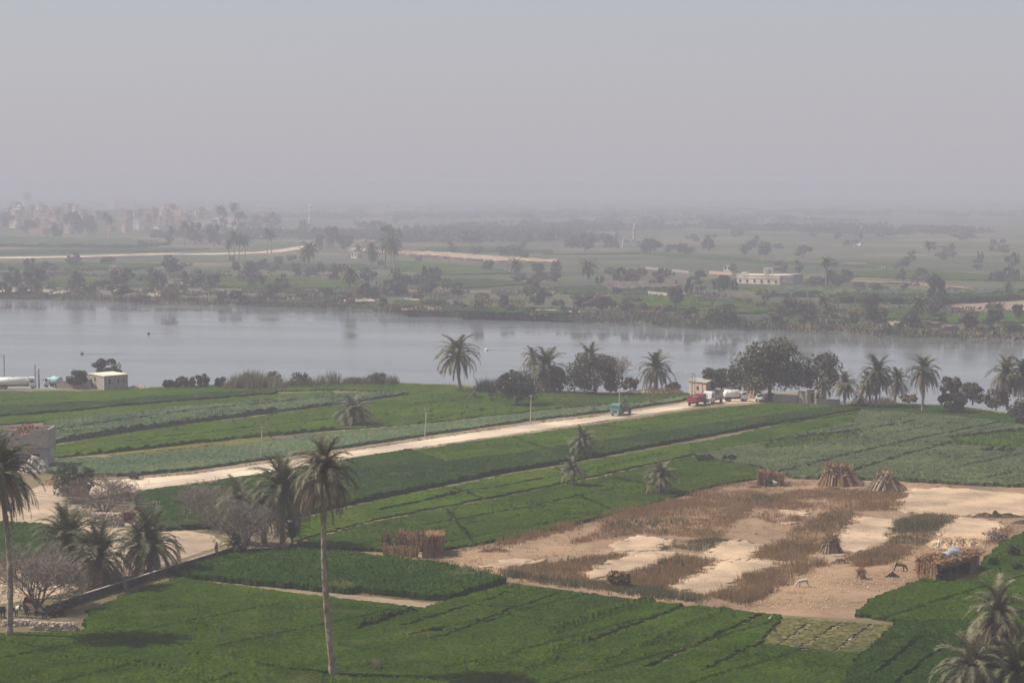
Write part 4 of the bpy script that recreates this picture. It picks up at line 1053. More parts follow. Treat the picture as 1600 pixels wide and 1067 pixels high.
# ---- reeds on the near bank
def reeds(label, x0, x1, y, h, mat, dens=4.0, seed=0):
    a, b = G(x0, y), G(x1, y); k = ppm(y); H = h / k
    n = int((b.x - a.x) * 5 * dens * 1.3)
    r = np.random.default_rng(seed)
    t = r.random(n)
    P = np.column_stack([(b.x - a.x) * t, (b.y - a.y) * t + r.normal(0, 1.6, n)])
    hh = H * (0.2 + .6 * vnoise(P + 100 * seed, .16, seed) + .45 * vnoise(P + 100 * seed, .5, seed + 3)) * np.clip(np.minimum(t, 1 - t) * 6 + .35, 0, 1)
    global rng
    v, tr = blades(P, hh, 0.22, 4, 0.45, 0.45, z=-.1)
    o = link('reed_clump', np_mesh('reed_clump', v, tris=tr), mat, None, (a.x, a.y, 0))
    tag(o, label, None, None, 'stuff')
reeds('tall greenish reed bed, longest on the near bank', 352, 448, 607, 27, 'reed', seed=1)
reeds('dark reed bed with a gap before the thin stalks', 448, 492, 604, 26, 'green_reed', seed=2)
reeds('thin pale reed stalks on the bank crest', 490, 535, 602, 24, 'reed', 1.2, seed=3)
reeds('low dark reeds between the pale stalks and the feathery clump', 535, 575, 601, 12, 'green_reed', seed=4)
reeds('feathery dry reed clump near the lone palm', 572, 622, 601, 22, 'reed', 2.4, seed=5)
reeds('broad pale reed bed at the edge of the grove', 742, 832, 611, 34, 'reed', seed=6)
reeds('rusty reeds at the start of the tall bed', 350, 366, 607, 16, 'dry_grass', seed=7)
reeds('low reeds behind the symmetrical palm', 1005, 1065, 614, 14, 'dry_grass', 2, seed=8)
reeds('pale reeds in the shade under the riverside palms', 1330, 1400, 632, 20, 'reed', 2, seed=9)

# ---- FAR BANK
LM = [('the brick village', 130, 350), ('the tall slender minaret', 485, 345), ('the long low shed', 555, 362), ('the pale mosque', 990, 372), ('the white flat-roofed house', 1190, 435), ('the sandy embankment', 720, 403), ('the brown ploughed plot', 1540, 480),
      ('the tall palm cluster', 610, 385), ('the twin slim palms', 420, 380), ('the rubble beach', 40, 452), ('the rust-topped bank bush', 265, 455), ('the riverbank palm', 548, 440), ('the dark far hedge', 1500, 470), ('the low pale wall', 1100, 425), ('the far riverside shack', 430, 435), ('the big dark lone tree', 272, 415)]
used_labels = {}
def far_label(kind, adj, x, y):
    n, lx, ly = min(LM, key=lambda q: (q[1] - x) ** 2 + ((q[2] - y) * 3) ** 2)
    dx, dy = x - lx, (y - ly) * 3
    if abs(dx) > abs(dy): rel = ('a short way' if abs(dx) < 45 else 'some way' if abs(dx) < 110 else 'far off') + (' right of ' if dx > 0 else ' left of ')
    else: rel = ('riverward of ' if dy > 0 else 'behind ') if abs(dy) > 20 else 'close by '
    s = f'{adj} {kind} {rel}{n}' + (' across the river' if len((adj + rel + n).split()) < 10 else '')
    return s
def put_far(o, s, group):
    used_labels.setdefault(s, []).append(o)
    tag(o, s, None, group)
random.seed(5)
CROWN = {}
for nm, mt, dims, lv in (('round', 'leaf_dark', (10, 9, 8), 1500), ('wide', 'leaf_dark', (14, 10, 7), 1700), ('tall', 'leaf_dark', (7, 7, 12), 1500), ('grey', 'leaf_grey', (9, 8, 6), 1100), ('green', 'leaf_green', (9, 8, 6), 1200), ('rust', 'leaf_rust', (9, 8, 5), 900), ('low', 'leaf_green', (12, 8, 4), 1100), ('olive', 'olive_grass', (11, 8, 4), 1000)):
    CROWN[nm] = [(crown_mesh('crown', *dims, lv, .95, mt, 16, 70 + i + 7 * len(CROWN)), dims) for i in range(3)]
FTRUNK = limb_mesh('trunk', 8, 3.5, 5, .3, 77)
ADJ = {'round': 'dark rounded', 'wide': 'broad dark', 'tall': 'tall narrow', 'grey': 'greyish', 'green': 'dull green', 'rust': 'rusty brown', 'low': 'low green', 'olive': 'low olive'}
def far_tree(x, y, w, h, kind, stem=.12, label=None, cat='tree', name='tree', z=0.0, group='trees and bushes across the river'):
    g = G(x, y, z); k = ppm(y); W = w / k; H = h / k
    root = empty(name, g)
    me, d = CROWN[kind][random.randrange(3)]
    c = link('crown', me, None, root, (0, 0, H * stem), random.uniform(0, 6.28)); c.scale = (W / d[0], W / d[0], H * (1 - stem) / d[2] * 1.05)
    t = link('trunk', FTRUNK, None, root); t.scale = (W / 10, W / 10, H / 8.5)
    size = 'small ' if H < 4.5 else 'large ' if H > 9 else ''
    s = label or far_label('tree' if cat == 'tree' else 'bush', size + ADJ[kind], x, y - h / 2)
    put_far(root, s, group); root['category'] = cat
    return root
FT = [  # trees that can be told apart
    (272, 429, 36, 30, 'round'), (20, 447, 42, 26, 'wide'), (56, 448, 42, 24, 'grey'), (186, 452, 32, 28, 'grey'), (246, 452, 26, 26, 'grey'), (300, 448, 52, 24, 'wide'), (334, 449, 30, 18, 'grey'), (378, 434, 48, 22, 'wide'),
    (463, 432, 22, 20, 'round'), (484, 434, 24, 15, 'round'), (400, 447, 30, 18, 'grey'), (440, 455, 34, 22, 'round'), (575, 442, 26, 22, 'round'), (582, 466, 24, 18, 'round'), (610, 462, 36, 22, 'grey'), (628, 462, 22, 20, 'round'),
    (666, 460, 34, 24, 'round'), (698, 452, 20, 18, 'round'), (715, 464, 24, 20, 'grey'), (762, 422, 20, 16, 'round'), (830, 462, 34, 26, 'round'), (850, 466, 22, 18, 'round'), (912, 484, 40, 26, 'round'), (942, 486, 22, 22, 'round'),
    (976, 490, 22, 16, 'grey'), (1056, 480, 34, 24, 'grey'), (1074, 502, 14, 24, 'tall'), (1030, 492, 24, 14, 'rust'), (1120, 510, 46, 24, 'green'), (1145, 508, 22, 18, 'green'), (1260, 505, 40, 30, 'grey'), (1232, 495, 40, 26, 'grey'), (1370, 508, 40, 28, 'green'),
    (1360, 490, 36, 26, 'grey'), (1420, 512, 40, 24, 'green'), (1460, 495, 30, 24, 'grey'), (1510, 514, 40, 22, 'green'), (1555, 510, 30, 24, 'green'), (1590, 500, 26, 20, 'grey'), (1462, 478, 30, 38, 'grey'), (1340, 455, 26, 14, 'round'), (1375, 455, 34, 14, 'round'), (1412, 452, 14, 10, 'round'),
    (1220, 428, 20, 22, 'tall'), (1248, 428, 16, 24, 'tall'), (1410, 418, 26, 16, 'round'), (1424, 410, 14, 20, 'tall'), (1526, 422, 20, 20, 'tall'), (1582, 420, 22, 24, 'round'), (1255, 402, 40, 16, 'wide'), (1195, 402, 24, 24, 'round'), (1145, 425, 14, 14, 'tall'),
    (735, 382, 42, 24, 'round'), (706, 398, 20, 22, 'tall'), (680, 378, 24, 14, 'grey'), (745, 400, 22, 14, 'grey'), (915, 392, 42, 22, 'wide'), (893, 388, 26, 18, 'round'), (1016, 396, 38, 22, 'round'), (1070, 398, 36, 19, 'round'), (1050, 396, 24, 12, 'wide'), (955, 388, 26, 18, 'round'), (860, 378, 22, 14, 'grey'),
    (575, 362, 38, 16, 'wide'), (590, 362, 26, 16, 'round'), (606, 398, 30, 50, 'tall'), (622, 396, 16, 42, 'tall'), (520, 388, 34, 28, 'grey'), (540, 392, 26, 22, 'grey'), (500, 390, 20, 20, 'grey'), (425, 358, 28, 24, 'round'), (475, 362, 20, 16, 'grey'), (400, 358, 24, 26, 'tall'), (374, 364, 22, 40, 'tall'), (350, 362, 14, 40, 'tall'),
    (115, 368, 34, 32, 'wide'), (140, 368, 28, 30, 'round'), (90, 372, 20, 24, 'round'), (15, 362, 30, 30, 'round'), (45, 366, 26, 18, 'grey'), (60, 358, 24, 16, 'round'), (305, 382, 30, 30, 'grey'), (335, 385, 30, 30, 'grey'), (265, 384, 18, 28, 'tall'), (222, 388, 16, 12, 'round'),
    (1107, 392, 22, 16, 'grey'), (1300, 420, 18, 18, 'tall'), (820, 405, 16, 12, 'grey'), (840, 428, 26, 14, 'grey'), (870, 428, 22, 18, 'grey'), (955, 430, 22, 12, 'round'), (1000, 432, 30, 12, 'low'), (1040, 434, 40, 12, 'low'), (1090, 440, 44, 14, 'low'), (560, 400, 14, 16, 'grey'), (655, 408, 14, 8, 'round'), (640, 345, 40, 10, 'wide'), (820, 345, 50, 9, 'wide'), (900, 350, 40, 9, 'wide'), (705, 338, 40, 8, 'wide'), (500, 335, 30, 8, 'wide'), (560, 335, 36, 8, 'wide'),
    (1120, 352, 50, 9, 'wide'), (1250, 360, 50, 9, 'wide'), (1380, 370, 50, 9, 'wide'), (1500, 375, 60, 9, 'wide'), (1150, 370, 30, 9, 'wide'), (1330, 385, 30, 9, 'wide'), (1460, 390, 24, 14, 'tall'), (1560, 385, 30, 10, 'wide'), (1030, 355, 30, 10, 'wide'), (960, 345, 24, 10, 'wide')]
for x, y, w, h, k in FT: far_tree(x, y, w, h, k, stem=.12 if k == 'tall' else .06)
for cx, cyy, n, sp in ((60, 425, 5, 40), (150, 415, 6, 50), (240, 440, 5, 40), (420, 425, 5, 45), (520, 432, 5, 40), (660, 445, 5, 40), (690, 365, 6, 45), (800, 395, 6, 50), (850, 440, 6, 50), (880, 365, 6, 50), (980, 445, 6, 50), (1090, 375, 5, 50), (1120, 455, 6, 50), (1210, 390, 5, 50), (1300, 445, 5, 40), (1330, 375, 5, 60), (1420, 440, 5, 40), (1480, 405, 5, 60), (1560, 440, 5, 40), (600, 350, 5, 60), (1540, 395, 4, 40)):
    for i in range(n):      # loose clumps of trees between the far plots
        x = cx + random.gauss(0, sp * .5); y = cyy + random.gauss(0, 4)
        q = (y - 295) / 130
        far_tree(x, y, random.uniform(14, 30) * max(.55, q), random.uniform(9, 20) * max(.5, q), random.choice(('grey', 'round', 'wide', 'grey', 'low', 'tall')), stem=.05)
far_tree(265, 473, 30, 28, 'rust', .02, 'rust-topped dark bush at the far waterline', 'bush', 'bush')
# scrub along the far waterline
fwl = np.array(FAR_WATER, float)
for i in range(150):
    x = 6 + i * 10.65 + random.uniform(-6, 6); y = np.interp(x, fwl[:, 0], fwl[:, 1])
    d = random.choice((1, 1.5, 4, 8, 13, 20)); kind = random.choice(('low', 'low', 'green', 'olive', 'grey', 'grey', 'rust', 'green', 'round'))
    w = random.uniform(14, 40); h = random.uniform(5, 10) if random.random() < .6 else random.uniform(10, 19)
    far_tree(x, y - d, w, h, kind, .02, None, 'bush', 'bush', z=-2.2 if d < 3 else -.8 if d < 5 else 0, group='scrub along the far waterline')
for i in range(46):
    x = random.uniform(0, 1600); y = np.interp(x, fwl[:, 0], fwl[:, 1]) - random.uniform(24, 70)
    far_tree(x, y, random.uniform(12, 34), random.uniform(4, 9), random.choice(('low', 'grey', 'olive', 'rust')), .02, None, 'bush', 'bush', group='scrub on the far fields')
# far palms
def far_palm_mesh(seed, n=34):
    random.seed(seed); b = MB()
    for i in range(n):
        t = i / n; e = 80 - 125 * t; a = i * 2.39996
        p = Vector((0, 0, 0)); q = [p]
        for j in range(4):
            el = R(max(-85, e - 75 * ((j + .5) / 4) ** 1.2)); p = p + Vector((math.cos(el) * math.cos(a), math.cos(el) * math.sin(a), math.sin(el))) * 1.1; q.append(p)
        sd = Vector((-math.sin(a), math.cos(a), 0))
        for j in range(4):
            w1 = (.12, .42, .5, .36)[j]; w2 = (.42, .5, .36, .05)[j]
            dz = Vector((0, 0, -.25))
            b.poly([q[j], q[j + 1], q[j + 1] + sd * w2 + dz, q[j] + sd * w1 + dz]); b.poly([q[j], q[j] - sd * w1 + dz, q[j + 1] - sd * w2 + dz, q[j + 1]])
    me = b.mesh('crown'); me.materials.append(MATS['frond_green']); return me
FPC = [far_palm_mesh(s) for s in (1, 2, 3)]
fpt = MB(); fpt.tube([(0, 0, -.3), (.1, 0, 4), (0, .1, 10)], [.36, .28, .24], 7); FPT = fpt.mesh('trunk'); FPT.materials.append(MATS['palm_bark'])
random.seed(9)
def far_palm(x, y, h, r, label=None, group='palms across the river'):
    g = G(x, y); k = ppm(y); H = h / k; root = empty('palm_tree', g)
    hh = H - r * .55 / k
    t = link('trunk', FPT, None, root, None, random.uniform(0, 6)); t.scale = (1.1, 1.1, hh / 10)
    c = link('crown', random.choice(FPC), None, root, (0, 0, hh), random.uniform(0, 6)); s = r / k / 3.4; c.scale = (s, s, s)
    put_far(root, label or far_label('palm', 'short' if H < 9 else 'tall' if H > 16 else 'hazy', x, y - h / 2), group); root['category'] = 'palm'
for x, y, h, r in ((548, 466, 48, 15), (545, 462, 36, 12), (611, 422, 52, 14), (603, 420, 44, 13), (616, 421, 40, 12), (580, 420, 40, 12), (583, 419, 28, 11), (484, 420, 40, 15), (476, 419, 30, 12), (418, 396, 38, 9), (424, 395, 35, 10), (366, 408, 46, 11), (374, 408, 40, 11), (383, 404, 36, 11), (358, 407, 34, 10),
                   (288, 386, 40, 9), (268, 388, 34, 8), (1290, 457, 54, 10), (1296, 456, 34, 9), (1435, 506, 42, 18), (1285, 496, 34, 14), (1292, 497, 24, 12), (918, 437, 30, 16), (806, 434, 28, 13), (1163, 405, 22, 9), (1106, 392, 24, 7), (620, 452, 26, 15), (1575, 468, 26, 10), (1462, 472, 44, 11), (118, 455, 32, 12),
                   (122, 455, 28, 11), (343, 364, 42, 9), (366, 364, 46, 9), (165, 372, 40, 8), (172, 374, 36, 8), (43, 330, 28, 8), (1450, 408, 30, 8), (1487, 404, 24, 7), (1560, 500, 26, 12), (745, 500 - 12, 20, 10)):
    far_palm(x, y, h, r)
# far fields and plots as thin standing layers
FAR_FIELDS = [([(60, 437), (230, 432), (255, 436), (250, 447), (100, 450)], 'clover_bright'), ([(0, 413), (120, 411), (260, 413), (230, 420), (0, 422)], 'clover'), ([(300, 435), (420, 432), (560, 440), (555, 450), (420, 452), (330, 449)], 'clover_bright'), ([(380, 412), (560, 414), (590, 420), (480, 424), (390, 420)], 'wheat'),
              ([(500, 452), (590, 452), (585, 460), (510, 460)], 'clover'), ([(620, 408), (760, 418), (800, 428), (700, 430), (625, 424)], 'clover_bright'), ([(640, 392), (700, 393), (860, 397), (860, 391), (700, 386)], 'wheat'), ([(850, 398), (1000, 398), (1200, 412), (1400, 420), (1400, 412), (1150, 402), (1000, 394)], 'clover'),
              ([(950, 464), (1050, 462), (1120, 472), (1200, 482), (1180, 492), (1060, 484), (960, 478)], 'clover_bright'), ([(1120, 470), (1230, 474), (1290, 484), (1200, 490), (1100, 482)], 'clover'), ([(1300, 425), (1430, 424), (1600, 432), (1600, 440), (1400, 436), (1310, 432)], 'clover'), ([(1150, 449), (1330, 452), (1400, 460), (1200, 460)], 'clover_bright'),
              ([(1470, 492), (1600, 488), (1600, 505), (1480, 506)], 'clover_bright'), ([(1330, 484), (1440, 484), (1470, 500), (1380, 500)], 'clover'), ([(690, 478), (860, 482), (900, 492), (720, 488)], 'wheat'), ([(0, 392), (250, 388), (330, 390), (250, 394), (0, 398)], 'wheat'), ([(620, 470), (690, 470), (700, 478), (630, 480)], 'clover'), ([(640, 438), (760, 436), (840, 444), (720, 452)], 'wheat'),
              ([(860, 450), (960, 446), (1060, 452), (1000, 460), (880, 460)], 'wheat')]
for i, (q, m) in enumerate(FAR_FIELDS):
    cx = sum(p[0] for p in q) / len(q); cyy = sum(p[1] for p in q) / len(q)
    slab('far_field', far_label('field strip', {'clover': 'green', 'clover_bright': 'bright green', 'wheat': 'dull green'}[m], cx, cyy), q, .6, 3.0, m, rough=.3, angle=R(20), edge=2)
slab('ploughed_plot', 'brown ploughed plot beyond the river near the picture edge', [(1480, 474), (1600, 470), (1640, 476), (1640, 486), (1500, 486)], .25, 3, 'bare_soil', angle=R(20), rough=.3, kind='structure')
slab('reed_strip', 'rusty dry crop strip across the river below the low wall', [(940, 446), (1050, 443), (1060, 452), (960, 456)], 1.6, 2.5, 'manure', angle=R(20), rough=.4)
slab('ploughed_plot', 'small dark ploughed plot across the river beside a row of sacks', [(1075, 472), (1110, 470), (1100, 482), (1070, 484)], .2, 3, 'bare_soil', angle=R(20), rough=.3, kind='structure')
sheet('far_road', 'pale far road leading past the twin slim palms', [(-40, 402), (110, 400), (250, 396), (335, 396), (400, 394), (440, 389), (475, 384), (475, 389), (440, 394), (400, 396), (335, 398), (250, 398), (110, 402.5), (-40, 405)], .04, 'road_dust')
slab('embankment', 'raised sandy embankment across the river', [(545, 390), (600, 394), (700, 398), (775, 404), (870, 410), (870, 413), (775, 411), (690, 404), (600, 398), (545, 394)], 1.8, 4, 'pale_sand', angle=R(-10), rough=.2, kind='structure')
slab('sandy_bank', 'bare sandy patch across the river behind the white flat-roofed house', [(1310, 439.5), (1420, 442.5), (1530, 454), (1530, 455.5), (1420, 445), (1310, 441)], .8, 4, 'dry_earth', angle=R(-10), rough=.3, kind='structure')
slab('sandy_bank', 'sandy strip across the river near the dirt crossing', [(1180, 404), (1300, 409), (1360, 413), (1360, 415), (1250, 410), (1180, 406)], .6, 4, 'dry_earth', angle=R(-10), rough=.3, kind='structure')
slab('hedge', 'long dark clipped hedge across the river by the ploughed plot', [(1310, 466), (1480, 470), (1600, 464), (1640, 463), (1640, 469), (1600, 470), (1480, 477), (1310, 474)], 2.6, 2.5, 'wheat_dark', angle=R(0), rough=.3)
slab('cane_field', 'tall pale-topped cane field across the river', [(1200, 456), (1480, 462), (1600, 458), (1640, 457), (1640, 462), (1480, 468), (1200, 464)], 2.4, 2.5, 'beans', angle=R(0), rough=.35)
slab('cane_field', 'tall crop belt in front of the brick village', [(0, 374), (200, 378), (260, 384), (200, 388), (0, 386)], 3.0, 5, 'beans', angle=R(0), rough=.35)
# far-off tree belts fading into the haze: too many and too faint to tell apart
def belts():
    parts = []; r = np.random.default_rng(4)
    P = []
    for _ in range(5200):
        d = 2100 + 8000 * r.random() ** 1.5; x = r.uniform(-.26, .26) * d
        if vnoise(np.array([[x * .8, d * .8]]), 1 / 170.0, 3)[0] < .60: continue
        P.append((x, d))
    for x, y in P:
        n = 44; W = r.uniform(7, 34); H = r.uniform(3, 9.5)
        c = np.column_stack([x + r.normal(0, W / 3, n), y + r.normal(0, 5, n), H * (.15 + .6 * r.random(n))])
        a = r.random(n) * 6.28; s = r.uniform(1.5, 4, n)
        dv = np.column_stack([np.cos(a) * s, np.sin(a) * s * .5, r.normal(0, .5, n)]); up = np.column_stack([r.normal(0, .6, (n, 2)), s * .9])
        parts.append(np.stack([c - dv, c - up * .6, c + dv, c + up], 1).reshape(-1, 3))
    V = np.concatenate(parts)
    tag(link('treeline', np_mesh('treeline', V, quads=np.arange(len(V)).reshape(-1, 4)), 'leaf_dark'), 'faint far tree belts dissolving into the haze', kind='stuff')
belts()

# ================================================================ BUILDINGS
random.seed(21)
mat_plain('dark_opening', (0.03, 0.028, 0.026), 0.9, dirt=0.1)
mat_plain('white_paint', (0.74, 0.73, 0.70), 0.45)
mat_plain('red_paint', (0.36, 0.045, 0.04), 0.5, dirt=0.3)
mat_plain('teal_paint', (0.06, 0.235, 0.215), 0.45, dirt=0.3)
mat_plain('pale_cyan', (0.36, 0.62, 0.58), 0.6)
mat_plain('yellow_paint', (0.62, 0.42, 0.05), 0.5)
mat_plain('grey_steel', (0.30, 0.31, 0.31), 0.5, metal=0.3)
mat_plain('dark_steel', (0.055, 0.055, 0.058), 0.6)
mat_plain('rust_brown', (0.19, 0.085, 0.06), 0.8, dirt=0.5)
mat_plain('rubber', (0.025, 0.025, 0.026), 0.85, dirt=0.5)
mat_plain('glass', (0.05, 0.065, 0.075), 0.12, spec=0.7, dirt=0.15)
mat_plain('lamp_glass', (0.75, 0.73, 0.66), 0.2)
mat_plain('grey_tarp', (0.26, 0.28, 0.31), 0.6, dirt=0.3)

def foot(pts, z0, z1, b=None, ztop=None):
    """upright block over a footprint (list of x,y), open to slanted tops"""
    b = b or MB(); n = len(b.v); k = len(pts)
    b.v += [(x, y, z0) for x, y in pts] + [(x, y, (ztop[i] if ztop else z1)) for i, (x, y) in enumerate(pts)]
    b.f.append(tuple(range(n, n + k))[::-1]); b.f.append(tuple(range(n + k, n + 2 * k)))
    for i in range(k):
        j = (i + 1) % k
        b.f.append((n + i, n + j, n + k + j, n + k + i))
    return b
def rel(root, px, py, z=0):
    g = G(px, py, z); return (g.x - root.location.x, g.y - root.location.y)

# ---- stone hut on the near bank
def stone_hut():
    r = empty('stone_hut', G(163, 610)); tag(r, 'flat-roofed stone block hut on the near bank crest', 'hut')
    a, b, c = Vector((0, 0)), Vector(rel(r, 139, 605.5)), Vector(rel(r, 200, 606.5)); d = b + c
    H = 21.5 / ppm(610)
    foot([tuple(a), tuple(c), tuple(d), tuple(b)], -.1, H).build('wall', 'stone_block', r)
    k = .15; u, v = c.normalized() * k, b.normalized() * k
    foot([tuple(a - u - v), tuple(c + u - v), tuple(d + u + v), tuple(b - u + v)], H + .002, H + .22).build('roof', 'cream_render', r)
    for t in (.32, .68, .9):
        p = c * (t - .12); n = Vector((c.y, -c.x)).normalized() * .03; w = c.normalized() * .45
        q = [p + n, p + n + w, p + w - n * 4, p - n * 4]
        foot([tuple(x) for x in q], H * .45, H * .78).build('window', 'dark_opening', r)
    p = b * .55; n = Vector((-b.y, b.x)).normalized(); n = n if n.x < 0 else -n; w = b.normalized() * 1.0
    foot([tuple(x) for x in (p + n * .03, p + w + n * .03, p + w - n * .1, p - n * .1)], H * .55, H * .85).build('window', 'dark_opening', r)
    w = empty('yard_wall', G(88, 606)); tag(w, 'low grey yard wall joined to the stone hut', 'wall')
    e = Vector(rel(w, 141, 608)); n = Vector((-e.y, e.x)).normalized() * .3
    foot([(0, 0), tuple(e), tuple(e + n), tuple(n)], -.1, 1.7).build('wall', 'stone_block', w)
    foot([tuple(-n * .1), tuple(e - n * .1), tuple(e + n * 1.1), tuple(n * 1.1)], 1.702, 1.85).build('coping', 'concrete', w)
stone_hut()

# ---- half-built house with rubble on its roof
def heap_mesh(name, w, d, h, n=18, seed=0, rough=.18, peak=1.3):
    r = np.random.default_rng(seed); gx, gy = np.meshgrid(np.linspace(-1, 1, n), np.linspace(-1, 1, n), indexing='ij')
    rr = np.hypot(gx, gy); P = np.stack([gx * w / 2, gy * d / 2], -1).reshape(-1, 2)
    z = np.clip(1 - rr, 0, 1) ** (1 / peak) * h
    z = z.ravel() * (1 + rough * (r.random(n * n) - .5) * 3 + .8 * (vnoise(P + seed * 10, 1.2, seed) - .5)) - .06
    idx = np.arange(n * n).reshape(n, n)
    Q = np.stack([idx[:-1, :-1], idx[1:, :-1], idx[1:, 1:], idx[:-1, 1:]], -1).reshape(-1, 4)
    return np_mesh(name, np.column_stack([P + r.normal(0, w / n * .15, P.shape), z]), quads=Q)
def ruin():
    k = ppm(735); r = empty('unfinished_house', G(76, 733)); tag(r, 'half-built grey house with broken upper wall and red rubble on top', 'house')
    W = 14.0; D = 7.0; h1 = 3.6; h2 = 7.2
    b = MB()
    foot([(-W, .6), (-.35, .6), (-.35, D), (-W, D)], -.1, h1, b)                          # recessed ground floor
    b.build('ground_floor', 'grey_render', r)
    for x in (-.45, -4.2, -8.0, -11.5): MB().box((x, .35, h1 / 2 - .05), (.5, .5, h1)).build('pillar', 'concrete', r)
    foot([(-W, 0), (0, 0), (0, D), (-W, D)], h1 + .002, h1 + .3).build('floor_slab', 'concrete', r)
    # upper wall with a bite out of its top edge
    wall = [(-W, 0), (0, 0), (0, .35), (-W, .35)]
    b = MB(); b.prism([(-W, h1 + .302), (-.02, h1 + .302), (-.02, h2), (-.7, h2), (-.75, h2 - .75), (-1.2, h2 - .75), (-1.25, h2 - .1), (-3.2, h2 - .1), (-3.45, h2 - .9), (-5.2, h2 - 1.0), (-5.6, h2 - .2), (-8, h2), (-W, h2)], .05, .4)
    b.build('upper_wall', 'stone_block', r)
    b = MB(); b.box((-.2, D / 2, (h1 + h2) / 2 + .1), (.36, D - .9, h2 - h1 - .4)); b.build('side_wall', 'stone_block', r)
    b = MB(); b.box((-W / 2, D - .25, (h1 + h2) / 2 + .1), (W - .9, .36, h2 - h1 - .4)); b.build('back_wall', 'stone_block', r)
    foot([(-W + .5, .45), (-.5, .45), (-.5, D - .5), (-W + .5, D - .5)], h2 - 1.3, h2 - 1.05).build('roof', 'mud_roof', r)
    o = link('rubble', heap_mesh('rubble', 6.2, 4.5, 1.9, 22, 3, .3), 'red_rubble', r, (-4.3, 3.0, h2 - 1.08))
    o = link('rubble', heap_mesh('rubble', 5, 3.6, 1.1, 18, 4, .3), 'red_rubble', r, (-10, 2.6, h2 - 1.08))
    for x, w in ((-2.4, 1.4), (-6.2, 1.6), (-10, 1.6)): MB().box((x, .58, 1.5), (w, .14, 2.4)).build('opening', 'dark_opening', r)
    h = link('earth_heap', heap_mesh('earth_heap', 6.5, 5.0, 2.6, 22, 5, .08), 'grey_heap', None, G(55, 737)); tag(h, 'smooth grey earth heap against the half-built house', 'earth heap')
    h = link('dirt_heap', heap_mesh('dirt_heap', 4.6, 3.2, 1.3, 20, 6, .2), 'dry_earth', None, G(84, 757)); tag(h, 'tan dirt heap beside the dusty yard', 'dirt heap')
    w = MB()
    for i in range(7): w.box((i * .9, i * .1, .25 + random.uniform(-.08, .08)), (.8, .4, .5 + random.uniform(-.1, .25)))
    tag(w.build('low_wall', 'limestone', None, loc=G(77, 729)), 'broken low stone wall running off the half-built house', 'wall')
ruin()

# ---- pink hut, yard walls by the trucks
def truck_yard():
    r = empty('pink_hut', G(1103, 620)); tag(r, 'small pink block hut at the truck yard', 'hut')
    a, b, c = Vector((0, 0)), Vector(rel(r, 1076, 616)), Vector(rel(r, 1112, 615)); d = b + c; H = 21 / ppm(620)
    foot([tuple(a), tuple(c), tuple(d), tuple(b)], -.1, H).build('wall', 'pink_block', r)
    u, v = c.normalized() * .35, b.normalized() * .35
    foot([tuple(a - u - v), tuple(c + u - v), tuple(d + u + v), tuple(b - u + v)], H + .002, H + .25).build('roof', 'concrete', r)
    p = b * .42; n = Vector((-b.y, b.x)).normalized(); n = n if n.y < 0 else -n; w = b.normalized() * .9
    foot([tuple(x) for x in (p + n * .04, p + w + n * .04, p + w - n * .1, p - n * .1)], H * .42, H * .72).build('window', 'dark_opening', r)
    for i, (x0, y0, x1, y1, h, l, m) in enumerate([(1208, 628.5, 1246, 630.5, 12, 'rough grey yard wall nearest the parked pickup', 'stone_block'), (1247, 631, 1262, 632, 20, 'taller grey yard wall section under the dark tree', 'stone_block'), (1274, 632, 1312, 633, 8, 'long low wall behind the greyish palm', 'concrete'), (1110, 617, 1140, 618, 8, 'pinkish low wall behind the white tank truck', 'pink_block')]):
        w = empty('yard_wall', G(x0, y0)); tag(w, l, 'wall'); e = Vector(rel(w, x1, y1)); n = Vector((-e.y, e.x)).normalized() * .35; n = n if n.y > 0 else -n; h = h / ppm(y0)
        foot([(0, 0), tuple(e), tuple(e + n), tuple(n)], -.1, h).build('wall', m, w)
        foot([tuple(-n * .15), tuple(e - n * .15), tuple(e + n * 1.15), tuple(n * 1.15)], h + .002, h + .15).build('coping', 'concrete', w)
    r = empty('gate_pier', G(1267, 632)); tag(r, 'brown brick gate pier at the end of the yard wall', 'gate pier')
    MB().box((0, .6, 1.6), (1.7, 1.2, 3.4)).build('pier', 'brown_brick', r); MB().box((0, .6, 3.4), (2.0, 1.5, .22)).build('cap', 'concrete', r); MB().box((.3, -.02, 1.5), (.5, .06, 2.0)).build('slit', 'dark_opening', r)
    r = empty('white_post', G(1274.5, 633)); tag(r, 'short white post in front of the low wall', 'post'); MB().box((0, 0, .65), (.35, .35, 1.5)).build('post', 'white_paint', r); MB().box((0, 0, 1.45), (.45, .45, .12)).build('cap', 'white_paint', r)
    h = link('sand_heap', heap_mesh('sand_heap', 9, 5, 2.4, 18, 8, .1), 'track_dust', None, G(1172, 622)); tag(h, 'pale sand heap behind the parked pickup', 'sand heap')
    h = link('stone_heap', heap_mesh('stone_heap', 7, 2.5, .7, 18, 9, .5), 'limestone', None, G(215, 606)); tag(h, 'low pale stone heap beside the stone hut', 'stone heap')
    h = link('stone_heap', heap_mesh('stone_heap', 12, 3, .8, 22, 10, .5), 'limestone', None, G(1005, 614)); tag(h, 'pale rubble heap on the bank behind the symmetrical palm', 'stone heap')
truck_yard()

